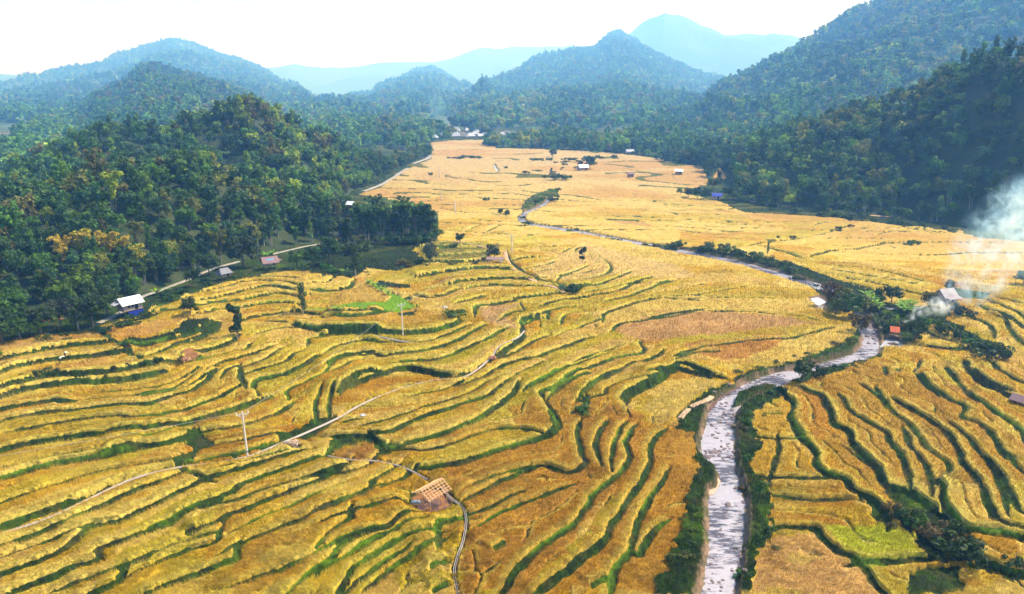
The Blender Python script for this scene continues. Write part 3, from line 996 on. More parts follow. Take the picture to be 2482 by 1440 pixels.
M_bark = mat("bark", (.13, .10, .075), var=.3, scale=4, rough=.9)
M_palebark = mat("pale_bark", (.30, .27, .23), var=.3, scale=4, rough=.9)

def tube_np(path, rads, sides=6):
    V, F = [], []
    P = [Vector(p) for p in path]
    for i, p in enumerate(P):
        d = (P[min(i + 1, len(P) - 1)] - P[max(i - 1, 0)]).normalized()
        a = d.orthogonal().normalized(); b = d.cross(a)
        for k in range(sides):
            t = 2 * math.pi * k / sides
            V.append(p + (a * math.cos(t) + b * math.sin(t)) * rads[i])
    for i in range(len(P) - 1):
        for k in range(sides):
            F.append((i * sides + k, i * sides + (k + 1) % sides, (i + 1) * sides + (k + 1) % sides, (i + 1) * sides + k))
    return np.array([v[:] for v in V], np.float32), np.array(F, np.int32)

def join_np(parts):
    V, F, o = [], [], 0
    for v, f in parts:
        V.append(v); F.append(f + o); o += len(v)
    return np.vstack(V), np.vstack(F)

def trunk_np(kind, seed):
    g = np.random.default_rng(seed)
    parts = []
    if kind == 'bamboo':
        for k in range(9):
            a = g.uniform(0, 6.28); o = g.uniform(.5, 2.2)
            parts.append(tube_np([(math.cos(a) * .4, math.sin(a) * .4, -.6), (math.cos(a) * (.4 + o * .2), math.sin(a) * (.4 + o * .2), 4), (math.cos(a) * o, math.sin(a) * o, 7)], [.07, .06, .03], 4))
    else:
        h = 5.5 if kind == 'broad' else 9.0
        lean = g.uniform(-.4, .4, 2)
        parts.append(tube_np([(0, 0, -.8), (lean[0] * .2, lean[1] * .2, h * .3), (lean[0], lean[1], h * .65), (lean[0] * 1.3, lean[1] * 1.3, h)], [.26, .19, .14, .05], 6))
        for k in range(5):
            a = g.uniform(0, 6.28); z = h * g.uniform(.4, .75); o = g.uniform(1.2, 2.2)
            parts.append(tube_np([(lean[0] * .7, lean[1] * .7, z), (math.cos(a) * o * .5, math.sin(a) * o * .5, z + .7), (math.cos(a) * o, math.sin(a) * o, z + 1.5)], [.1, .07, .03], 4))
    return join_np(parts)

def proto_mesh(kind, seed, lod, m):
    V, F, C = crown_np(kind, seed, lod)
    o = mesh_np("crown", V, F, m, C, link=False)
    me = o.data; bpy.data.objects.remove(o)
    return me

# far-off forest: one collection of crowns for the scattering, not part of the scene itself
def proto_collection(name, lod, kinds):
    c = bpy.data.collections.new(name)
    for i, (k, s) in enumerate(kinds):
        me = proto_mesh(k, s, lod, M_leaf_far)
        o = bpy.data.objects.new("a%d_model" % i, me)
        c.objects.link(o)
    return c
KINDS = [('broad', 1), ('broad', 2), ('broad', 3), ('tall', 4), ('bamboo', 5), ('scrub', 6), ('scrub', 7)]
PC1 = proto_collection("forest_models", 1, KINDS)
PC2 = proto_collection("distant_forest_models", 2, KINDS)

def scatter_group(pc):
    ng = bpy.data.node_groups.new("forest_scatter", 'GeometryNodeTree')
    ng.interface.new_socket("Geometry", in_out='INPUT', socket_type='NodeSocketGeometry')
    ng.interface.new_socket("Geometry", in_out='OUTPUT', socket_type='NodeSocketGeometry')
    N, L = ng.nodes, ng.links
    gi, go = N.new("NodeGroupInput"), N.new("NodeGroupOutput")
    ci = N.new("GeometryNodeCollectionInfo"); ci.inputs["Collection"].default_value = pc
    ci.inputs["Separate Children"].default_value = True; ci.inputs["Reset Children"].default_value = True
    ip = N.new("GeometryNodeInstanceOnPoints"); ip.inputs["Pick Instance"].default_value = True
    def attr(n, t):
        a = N.new("GeometryNodeInputNamedAttribute"); a.data_type = t; a.inputs["Name"].default_value = n
        return [q for q in a.outputs if q.enabled and q.name == "Attribute"][0]
    L.new(gi.outputs[0], ip.inputs["Points"]); L.new(ci.outputs[0], ip.inputs["Instance"])
    L.new(attr("pick", 'INT'), ip.inputs["Instance Index"])
    e = N.new("FunctionNodeEulerToRotation"); L.new(attr("rot", 'FLOAT_VECTOR'), e.inputs[0]); L.new(e.outputs[0], ip.inputs["Rotation"])
    L.new(attr("size", 'FLOAT_VECTOR'), ip.inputs["Scale"])
    L.new(ip.outputs[0], go.inputs[0])
    return ng
NG1, NG2 = scatter_group(PC1), scatter_group(PC2)

PAL = np.array([(.022, .046, .007), (.036, .080, .008), (.064, .108, .008), (.085, .090, .010), (.130, .165, .010), (.062, .058, .012), (.024, .058, .017)], np.float32) * 2.0

def tint_for(x, y, g, style):
    n = len(x)
    q = np.hypot(x, y) / 420
    q = np.clip(q, .8, 4)
    a = fbm(x / 38 / q, y / 38 / q, 2) * .75 + g.uniform(0, .45, n)
    b = fbm(x / 60 / q + 33, y / 60 / q + 12, 2) + g.normal(0, .06, n)
    w = np.zeros((n, 7))
    w[:, 0] = 1.0; w[:, 1] = 1.0; w[:, 6] = .5
    w[:, 2] = sstep(.5, .8, a) * 1.6
    w[:, 3] = sstep(.48, .7, b) * 1.5
    w[:, 4] = sstep(.66, .9, a) * 1.1
    w[:, 5] = sstep(.54, .72, 1 - b) * .7
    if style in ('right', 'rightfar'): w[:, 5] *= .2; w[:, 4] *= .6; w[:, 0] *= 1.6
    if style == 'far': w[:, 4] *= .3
    if style == 'left':
        fl = sstep(-50, 15, x) ; w[:, 4] += fl * 5; w[:, 2] += fl * 3; w[:, 5] *= 1 - fl  # sunlit right flank of the hill painted in through yellow-green tree tints
    if style == 'spur': w[:, 5] *= 1.5; w[:, 3] *= 1.4; w[:, 4] *= 1.2
    cw = np.cumsum(w, 1); u = g.random(n) * cw[:, -1]
    k = (u[:, None] > cw).sum(1)
    gain = {'far': 1.6, 'rightfar': 1.5}.get(style, 1.0)  # tint of the far woods raised to stand in for sunlight on their slopes
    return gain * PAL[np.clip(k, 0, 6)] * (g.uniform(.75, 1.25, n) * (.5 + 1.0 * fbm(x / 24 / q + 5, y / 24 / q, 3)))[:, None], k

def forest(name, P, g, style, ng, sc, kinds_w):
    n = len(P)
    me = bpy.data.meshes.new(name)
    me.vertices.add(n); me.vertices.foreach_set("co", np.ascontiguousarray(P, np.float32).ravel())
    col, k = tint_for(P[:, 0], P[:, 1], g, style)
    a = me.attributes.new("tint", 'FLOAT_COLOR', 'POINT'); c4 = np.ones((n, 4), np.float32); c4[:, :3] = col; a.data.foreach_set("color", c4.ravel())
    a = me.attributes.new("pick", 'INT', 'POINT'); a.data.foreach_set("value", g.choice(7, n, p=np.array(kinds_w) / sum(kinds_w)).astype(np.int32))
    rot = np.zeros((n, 3), np.float32); rot[:, 2] = g.uniform(0, 6.28, n); rot[:, :2] = g.normal(0, .07, (n, 2))
    a = me.attributes.new("rot", 'FLOAT_VECTOR', 'POINT'); a.data.foreach_set("vector", rot.ravel())
    s = (g.uniform(.7, 1.35, n) * sc).astype(np.float32)
    s3 = np.stack([s, s, s * g.uniform(.8, 1.15, n).astype(np.float32)], -1)
    a = me.attributes.new("size", 'FLOAT_VECTOR', 'POINT'); a.data.foreach_set("vector", np.ascontiguousarray(s3, np.float32).ravel())
    me.update()
    o = bpy.data.objects.new(name, me); COL.objects.link(o)
    o["kind"] = 'stuff'
    md = o.modifiers.new("scatter", 'NODES'); md.node_group = ng
    return o

# ------------------------------------------------------------------ hills and mountains
class Hill:
    """height field between a foot line on the valley floor and a crest line, seen from above as a fan"""
    def __init__(s, crest, foot, treeh, amp, nscale=70, back=1.0, seed=0, gully=1.0, late=1.0):
        f = []
        for q in foot:
            if len(q) == 2:
                X, Y = gp(*q); f.append((math.atan2(X, Y), math.hypot(X, Y)))
            else:
                f.append((math.atan2(*ray(q[0], q[1])[:2]), q[2]))
        f.sort()
        s.fa = np.array([q[0] for q in f]); s.fr = np.array([q[1] for q in f])
        c = []
        for x, y, r in crest:      # a crest seen below eye level cannot lie farther off than the valley floor allows
            az, z = at_range(x, y, r); sl_ = (z - CAM_H) / r
            if sl_ < 0:
                r = min(r, max((CAM_H - 4 - treeh) / -sl_, float(np.interp(az, s.fa, s.fr)) + 50))
                az, z = at_range(x, y, r)
            c.append((az, z, r))
        c.sort()
        s.ca = np.array([q[0] for q in c]); s.cz = np.array([q[1] for q in c]) - treeh; s.cr = np.array([q[2] for q in c], float)
        s.amp, s.ns, s.back, s.off, s.gully, s.late = amp, nscale, back, seed * 31.7, gully, late
    def rf(s, a): return np.interp(a, s.fa, s.fr)
    def rc(s, a): return np.interp(a, s.ca, s.cr)
    def zc(s, a): return np.interp(a, s.ca, s.cz)
    def z(s, a, r):
        rf, rc, zc = s.rf(a), s.rc(a), np.maximum(s.zc(a), 0)
        t = (r - rf) / np.maximum(rc - rf, 5)
        tl = np.clip(t, 0, 1) ** s.late
        p = .5 * np.sin(tl * math.pi / 2) + .5 * sstep(0, 1, tl)
        p = np.where(t > 1, 1 - s.back * .45 * (t - 1) ** 1.3, p)
        x, y = r * np.sin(a), r * np.cos(a)
        n1 = 1 - np.abs(2 * fbm(x / s.ns + s.off, y / (s.ns * 2.2) + s.off, 3) - 1)
        n2 = fbm(x / (s.ns * .3) + s.off, y / (s.ns * .3), 2) - .5
        w = tl * np.clip(1.04 - t, 0.04, 1) * 3.4
        zz = zc * p + s.amp * np.minimum(zc / 30, 1) * ((n1 - .62) * 1.6 * s.gully * w + n2 * .6 * np.minimum(w, 1))
        return np.where(t < 0, t * 12 - .5, zz - .5 * (1 - sstep(0, .05, t)))
    def mesh(s, name, m, na=220, nr=90):
        a0, a1 = max(s.ca[0], s.fa[0]), min(s.ca[-1], s.fa[-1])
        A = np.linspace(a0, a1, na); T = np.concatenate([np.linspace(-.05, 1, int(nr * .7)), np.linspace(1, 1.9, int(nr * .3) + 1)[1:]])
        nr = len(T)
        rf, rc = s.rf(A), s.rc(A)
        Rg = rf[None, :] + (rc - rf)[None, :] * T[:, None]
        Ag = np.broadcast_to(A[None, :], Rg.shape)
        Z = s.z(Ag, Rg)
        V = np.stack([Rg * np.sin(Ag), Rg * np.cos(Ag), Z], -1).reshape(-1, 3)
        idx = np.arange(nr * na).reshape(nr, na)
        F = np.stack([idx[:-1, :-1], idx[1:, :-1], idx[1:, 1:], idx[:-1, 1:]], -1).reshape(-1, 4)[:, ::-1]
        return mesh_np(name, V, F, m, smooth=True, kind='structure')
    def points(s, spacing, g, tmax=1.12, tmin=0.0):
        a0, a1 = max(s.ca[0], s.fa[0]), min(s.ca[-1], s.fa[-1])
        A = np.linspace(a0, a1, 60)
        rmax = s.rc(A).max() * 1.05 + 10; rmin = s.rf(A).min()
        area = (a1 - a0) * (rmax ** 2 - rmin ** 2) / 2
        n = int(area / spacing ** 2)
        a = g.uniform(a0, a1, n); r = np.sqrt(g.uniform(rmin ** 2, rmax ** 2, n))
        t = (r - s.rf(a)) / np.maximum(s.rc(a) - s.rf(a), 5)
        z = s.z(a, r)
        ok = (t > tmin) & (t < tmax) & (z > -.6) & ((s.zc(a) > 2.5) | (r < 900))
        a, r, z = a[ok], r[ok], z[ok]
        return np.stack([r * np.sin(a), r * np.cos(a), z - .3], -1)

M_floor = mat("forest_floor", (.022, .042, .010), col2=(.035, .045, .014), var=.4, scale=.12, rough=.95)
M_mount = mat("wooded_mountain", (.045, .085, .02), col2=(.07, .10, .025), var=.5, scale=.03, rough=.95)

spur_foot = [(-700, 800), (-300, 800), (0, 792), (100, 776), (230, 764), (340, 718), (420, 692), (500, 657), (600, 628), (700, 602), (800, 585), (900, 580), (1000, 578), (1062, 575)]
H_spur = Hill([(-700, 480, 330), (-300, 480, 310), (-100, 462, 300), (100, 440, 300), (200, 418, 300), (330, 398, 300), (420, 392, 300), (520, 400, 300), (600, 415, 305), (680, 436, 312),
               (740, 462, 318), (800, 482, 318), (870, 496, 318), (950, 510, 310), (1010, 525, 300), (1062, 548, 285)], spur_foot, 6, 7, 60, seed=1)
H_left = Hill([(-700, 420, 400), (-200, 430, 410), (0, 405, 420), (80, 385, 430), (130, 360, 440), (190, 326, 450), (250, 303, 460), (300, 308, 460), (380, 312, 465), (430, 295, 470), (480, 272, 478), (530, 255, 480),
               (580, 245, 482), (620, 250, 486), (680, 275, 496), (730, 300, 505), (800, 335, 520), (870, 368, 545), (930, 380, 575), (985, 392, 600), (1045, 380, 690)],
              [(-700, 0, 330), (0, 0, 330), (400, 0, 335), (700, 0, 345), (800, 0, 370), (855, 462), (900, 452), (940, 430), (975, 405), (1000, 398), (1045, 376)], 7, 9, 80, seed=2)
H_mid = Hill([(-700, 350, 1995), (0, 345, 1995), (60, 315, 2048), (110, 275, 2101), (150, 265, 2154), (200, 250, 2206), (250, 228, 2258), (300, 210, 2311), (340, 173, 2350), (380, 169, 2364), (420, 181, 2376), (500, 200, 2403), (560, 215, 2442),
              (620, 235, 2469), (680, 255, 2522), (720, 265, 2575), (800, 271, 2628), (860, 281, 2653), (900, 292, 2653), (950, 305, 2628), (1000, 325, 2522), (1050, 345, 2364)],
             [(-700, 0, 620), (0, 0, 620), (400, 0, 650), (700, 0, 690), (900, 0, 740), (1000, 368), (1050, 345)], 7, 34, 230, seed=3, late=1.0)
H_knoll = Hill([(820, 300, 1380), (860, 287, 1392), (900, 283, 1404), (940, 277, 1416), (990, 283, 1416), (1030, 292, 1392), (1065, 305, 1344), (1090, 320, 1272)], [(820, 0, 800), (1000, 0, 830), (1090, 0, 830)], 7, 12, 90, seed=4)
H_leftfar = Hill([(-900, 260, 5895), (-300, 230, 6066), (0, 215, 6242), (100, 200, 6416), (180, 179, 6589), (250, 171, 6762), (300, 146, 6939), (360, 126, 6939), (425, 111, 6939), (470, 118, 6939), (530, 140, 6939), (580, 151, 6939),
                  (640, 181, 6939), (690, 215, 6939), (760, 240, 6939), (850, 260, 6589), (950, 285, 6242)], [(-900, 0, 1500), (0, 0, 1500), (500, 0, 1500), (950, 0, 1500)], 7, 110, 600, seed=5, late=1.35)
H_edge = Hill([(-900, 200, 10080), (-200, 190, 10080), (0, 181, 10080), (60, 185, 10080), (150, 191, 10080), (260, 210, 10080)], [(-900, 0, 7680), (260, 0, 7680)], 0, 60, 400, seed=6)
H_pale = Hill([(500, 200, 13571), (640, 172, 13571), (700, 176, 13571), (780, 180, 13571), (900, 166, 13571), (1050, 150, 13571), (1150, 131, 13571), (1250, 121, 13571), (1350, 128, 13571), (1430, 127, 13571), (1550, 140, 13571), (1700, 190, 13571)], [(500, 0, 9520), (1700, 0, 9520)], 0, 260, 1300, seed=7)
H_cone = Hill([(780, 262, 6969), (830, 245, 7107), (900, 228, 7248), (960, 205, 7248), (1010, 182, 7248), (1040, 178, 7248), (1070, 186, 7248), (1100, 206, 7248), (1150, 230, 7248), (1200, 250, 7248), (1260, 265, 6969)], [(780, 0, 1500), (1260, 0, 1500)], 0, 110, 600, seed=8, late=1.3)
H_centre = Hill([(1040, 318, 4118), (1080, 300, 4446), (1130, 262, 5272), (1200, 215, 5764), (1260, 186, 5929), (1290, 166, 5929), (1380, 131, 6094), (1440, 128, 6193), (1460, 112, 6258), (1480, 101, 6258), (1500, 101, 6258), (1530, 111, 6258), (1580, 140, 6258),
                 (1640, 166, 6258), (1700, 195, 6094), (1800, 235, 5929), (1900, 270, 5600)], [(1040, 0, 1040), (1200, 0, 1040), (1400, 0, 1040), (1600, 0, 1040), (1900, 0, 1040)], 8, 120, 620, seed=9, late=1.3)
H_peak = Hill([(1380, 170, 9270), (1450, 130, 9550), (1500, 106, 9550), (1560, 71, 9550), (1610, 46, 9550), (1650, 56, 9550), (1700, 76, 9550), (1760, 86, 9550), (1830, 91, 9550), (1900, 101, 9270), (1960, 116, 8990), (2100, 170, 8424)], [(1380, 0, 5465), (2100, 0, 5465)], 0, 200, 1000, seed=10, late=1.0)
H_wood = Hill([(1172, 357, 760), (1185, 350, 800), (1210, 338, 810), (1250, 322, 830), (1330, 312, 850), (1420, 322, 860), (1480, 326, 860), (1560, 310, 860), (1640, 300, 860), (1700, 320, 830)],
              [(1172, 354), (1185, 355), (1210, 358), (1300, 361), (1400, 366), (1480, 370), (1560, 372), (1700, 372)], 8, 9, 70, seed=11)
H_rightbig = Hill([(1440, 352, 1764), (1480, 345, 1785), (1530, 328, 1809), (1590, 290, 1854), (1640, 266, 1899), (1700, 241, 1945), (1760, 211, 1989), (1830, 181, 2035), (1900, 141, 2102), (1960, 106, 2148), (2010, 81, 2192), (2060, 51, 2238), (2110, 36, 2262),
                   (2160, 12, 2283), (2220, -14, 2306), (2482, -90, 2352), (3000, -120, 2397), (3300, -100, 2397)], [(1440, 372), (1480, 371), (1600, 382), (1700, 0, 620), (1900, 0, 640), (2482, 0, 600), (3300, 0, 600)], 8, 48, 240, seed=12, late=1.1)
H_right = Hill([(1590, 385, 640), (1640, 372, 610), (1690, 352, 590), (1760, 352, 570), (1800, 340, 560), (1860, 322, 545), (1930, 302, 530), (2000, 283, 515), (2080, 250, 500), (2150, 238, 490), (2210, 214, 480), (2260, 192, 470), (2290, 167, 462), (2330, 156, 455),
                (2380, 141, 448), (2440, 126, 440), (2482, 111, 432), (2800, 60, 420), (3300, 40, 420)],
               [(1590, 388), (1640, 398), (1700, 402), (1745, 405), (1775, 435), (1720, 450), (1790, 496), (1900, 508), (2000, 517), (2200, 532), (2330, 550), (2482, 572), (2800, 600), (3300, 660)], 7, 13, 85, seed=13)

HILLS = [(H_spur, "spur", M_floor), (H_left, "hill", M_floor), (H_mid, "hill", M_floor), (H_knoll, "hill", M_mount), (H_leftfar, "mountain", M_mount), (H_edge, "mountain", M_mount),
         (H_pale, "mountain", M_mount), (H_cone, "mountain", M_mount), (H_centre, "mountain", M_mount), (H_peak, "mountain", M_mount), (H_wood, "hill", M_floor), (H_rightbig, "mountain", M_floor), (H_right, "hill", M_floor)]
for h, n, m in HILLS: h.mesh("hill" if n == "spur" else n, m)

fg = np.random.default_rng(21)
W_MIX = [3, 3, 3, 2, 2, 3, 3]
P_spur, P_right = H_spur.points(4.4, fg, 1.15, .02), H_right.points(4.9, fg, 1.12, .0)
# the forest trees that show largest stand as trees of their own; the rest of each wood is one mass
def split_near(P, n, score):
    o = np.argsort(score(P)); return P[o[:n]], P[o[n:]]
def visible_front(h):
    def f(P):
        a, r = np.arctan2(P[:, 0], P[:, 1]), np.hypot(P[:, 0], P[:, 1])
        return r + 400 * (np.abs(a) > R(37)) + 1.2 * (r - h.rf(a))
    return f
NEAR_S, REST_S = split_near(P_spur, 170, visible_front(H_spur))
NEAR_R, REST_R = split_near(P_right, 60, visible_front(H_right))
forest("forest", REST_S, fg, 'spur', NG1, 1.0, W_MIX)
forest("forest", REST_R, fg, 'right', NG1, 1.0, W_MIX)
forest("forest", H_left.points(4.9, fg, 1.1), fg, 'left', NG1, 1.0, W_MIX)
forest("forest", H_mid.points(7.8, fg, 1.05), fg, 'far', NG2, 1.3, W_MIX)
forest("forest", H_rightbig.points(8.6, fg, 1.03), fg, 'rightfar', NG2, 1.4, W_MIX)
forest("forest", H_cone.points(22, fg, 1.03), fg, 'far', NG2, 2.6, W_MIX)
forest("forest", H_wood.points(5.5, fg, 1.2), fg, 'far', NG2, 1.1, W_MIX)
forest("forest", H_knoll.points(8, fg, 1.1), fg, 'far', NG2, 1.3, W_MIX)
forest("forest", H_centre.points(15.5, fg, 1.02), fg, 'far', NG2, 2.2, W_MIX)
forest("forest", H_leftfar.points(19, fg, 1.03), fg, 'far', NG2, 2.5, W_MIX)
# ------------------------------------------------------------------ where things stand
def surf(x, y):
    z = gz(x, y)
    a, r = math.atan2(x, y), math.hypot(x, y)
    for h, n, m in HILLS:
        if h.ca[0] <= a <= h.ca[-1] and h.fa[0] <= a <= h.fa[-1] and r > float(h.rf(a)) - 1 and h.fr.min() < 1500:
            z = max(z, float(h.z(np.array([a]), np.array([r]))[0]))
    return z

def hit(px, py):
    """first point of ground or hill under this pixel of the photograph"""
    dx, dy, dz = ray(px, py)
    L = math.sqrt(dx * dx + dy * dy)
    t0 = 40.0; t = 40.0
    while t < 3000:
        x, y, z = dx / L * t, dy / L * t, CAM_H + dz / L * t
        if z < surf(x, y):
            lo, hi = t0, t
            for _ in range(8):
                m = (lo + hi) / 2
                if CAM_H + dz / L * m < surf(dx / L * m, dy / L * m): hi = m
                else: lo = m
            t = hi
            return Vector((dx / L * t, dy / L * t, surf(dx / L * t, dy / L * t)))
        t0 = t; t += max(1.0, t * .008)
    x, y = gp(px, py)
    return Vector((x, y, 0))

def height_to(p, px, pytop):
    """how tall a thing at p must be to reach this row of the photograph"""
    dx, dy, dz = ray(px, pytop)
    return CAM_H + dz / math.hypot(dx, dy) * math.hypot(p.x, p.y) - p.z

def tag(o, label, cat, group=None):
    o["label"] = label; o["category"] = cat
    if group: o["group"] = group
    return o

def empty(name, loc, rz=0.0, scale=1.0):
    o = bpy.data.objects.new(name, None); COL.objects.link(o)
    o.location = loc; o.rotation_euler = (0, 0, rz)
    o.scale = (scale,) * 3 if not hasattr(scale, '__len__') else scale
    o.empty_display_size = .5
    return o

def child(name, me, parent, color=None):
    o = bpy.data.objects.new(name, me); COL.objects.link(o); o.parent = parent
    if color is not None: o.color = (*color, 1)
    return o

# ------------------------------------------------------------------ trees that stand out one by one
CROWN, TRUNK = {}, {}
for k, seeds in {'broad': (1, 2, 3, 8), 'tall': (4, 9), 'bamboo': (5, 10), 'scrub': (6, 7), 'bush': (11, 12, 13)}.items():
    CROWN[k] = [proto_mesh(k, s, 0, M_leaf) for s in seeds]
for k, m in (('broad', M_bark), ('tall', M_palebark), ('bamboo', M_palebark)):
    TRUNK[k] = []
    for s in (1, 2):
        v, f = trunk_np(k, s); o = mesh_np("trunk", v, f, m, link=False); TRUNK[k].append(o.data); bpy.data.objects.remove(o)
KH = {'broad': 8.6, 'tall': 10.6, 'bamboo': 9.6, 'scrub': 3.4, 'bush': 1.7}

def tree(p, kind, height, tint, label, cat='tree', group=None, wide=1.0, name=None, v=None):
    s = height / KH[kind]
    v = random.randrange(99) if v is None else v
    if kind in TRUNK:
        root = empty(name or {'bamboo': 'bamboo_clump'}.get(kind, 'broadleaf_tree'), p, random.uniform(0, 6.28), (s * wide, s * wide, s))
        child("crown", CROWN[kind][v % len(CROWN[kind])], root, tint)
        child("trunk", TRUNK[kind][v % 2], root)
    else:
        root = bpy.data.objects.new(name or {'scrub': 'shrub', 'bush': 'bush'}[kind], CROWN[kind][v % len(CROWN[kind])]); COL.objects.link(root)
        root.location = (p[0], p[1], p[2] - .1); root.rotation_euler = (0, 0, random.uniform(0, 6.28)); root.scale = (s * wide, s * wide, s)
        root.color = (*tint, 1)
    tag(root, label, cat, group)
    return root

DK, MD, OL, YG, BR, BG = (.030, .062, .009), (.055, .115, .011), (.095, .105, .020), (.17, .23, .016), (.11, .08, .026), (.03, .075, .035)
def jit(c, a=.25): return tuple(q * random.uniform(1 - a, 1 + a) for q in c)

tg = np.random.default_rng(5)
names = {0: 'dark green', 1: 'green', 2: 'light green', 3: 'olive', 4: 'yellow green', 5: 'brownish', 6: 'bluish green'}
for P, style, where in ((NEAR_S, 'spur', 'left hill'), (NEAR_R, 'right', 'right hill')):
    cols, k = tint_for(P[:, 0], P[:, 1], tg, style)
    kk = tg.choice(['broad', 'tall', 'bamboo', 'scrub'], len(P), p=[.45, .2, .2, .15])
    for i in range(len(P)):
        word = {'broad': 'broad tree', 'tall': 'tall tree', 'bamboo': 'feathery bamboo', 'scrub': 'low shrub'}[kk[i]]
        tree(Vector(P[i].tolist()), kk[i], float(KH[kk[i]] * tg.uniform(.65, 1.15)), tuple(cols[i].tolist()), f"{names[int(k[i])]} {word} in the forest on the {where}",
             {'scrub': 'shrub', 'bamboo': 'bamboo'}.get(kk[i], 'tree'), f"{names[int(k[i])]} {word}s along the {where}", name={'broad': 'forest_tree', 'tall': 'tall_forest_tree', 'bamboo': 'bamboo_clump', 'scrub': 'forest_shrub'}[kk[i]])

# slender trees with separate clumps of leaves up the stem
def clump_tree(px, py, pytop, clumps, tint, label):
    p = hit(px, py); H = height_to(p, px, pytop)
    root = empty("slender_tree", p)
    g = np.random.default_rng(int(px))
    v, f = tube_np([(0, 0, -.4), (.1, 0, H * .35), (-.1, 0, H * .7), (0, 0, H * .93)], [.16, .12, .09, .04])
    mesh_np("trunk", v, f, M_palebark, parent=root)
    Vs = []; S = []
    for (x, z, r) in clumps:
        c = np.array([x * H, g.uniform(-.03, .03) * H, z * H])
        for q in range(5):
            v, _ = leaf_tris(c + g.normal(0, .35, 3) * r * H, np.array([r, r, r * 1.1]) * H * .7, int(90), .045 * H, g)
            Vs.append(v); S.append(np.repeat(g.uniform(.6, 1.4) * np.ones(90), 3))
    V = np.vstack(Vs); s = np.concatenate(S)
    o = mesh_np("crown", V, np.arange(len(V)).reshape(-1, 3), M_leaf, np.stack([s] * 3, -1), parent=root); o.color = (*tint, 1)
    return tag(root, label, "tree")
clump_tree(575, 824, 735, [(-.10, .88, .10), (.06, .83, .09), (.05, .62, .12), (.02, .30, .13), (.04, .42, .08)], DK, "slender dark tree with stacked clumps of leaves on the terrace below the white roofed house")
clump_tree(1411, 640, 597, [(.06, .86, .13), (-.04, .70, .12), (0, .36, .11)], DK, "thin young tree with two leaf clumps alone on pale terraces")

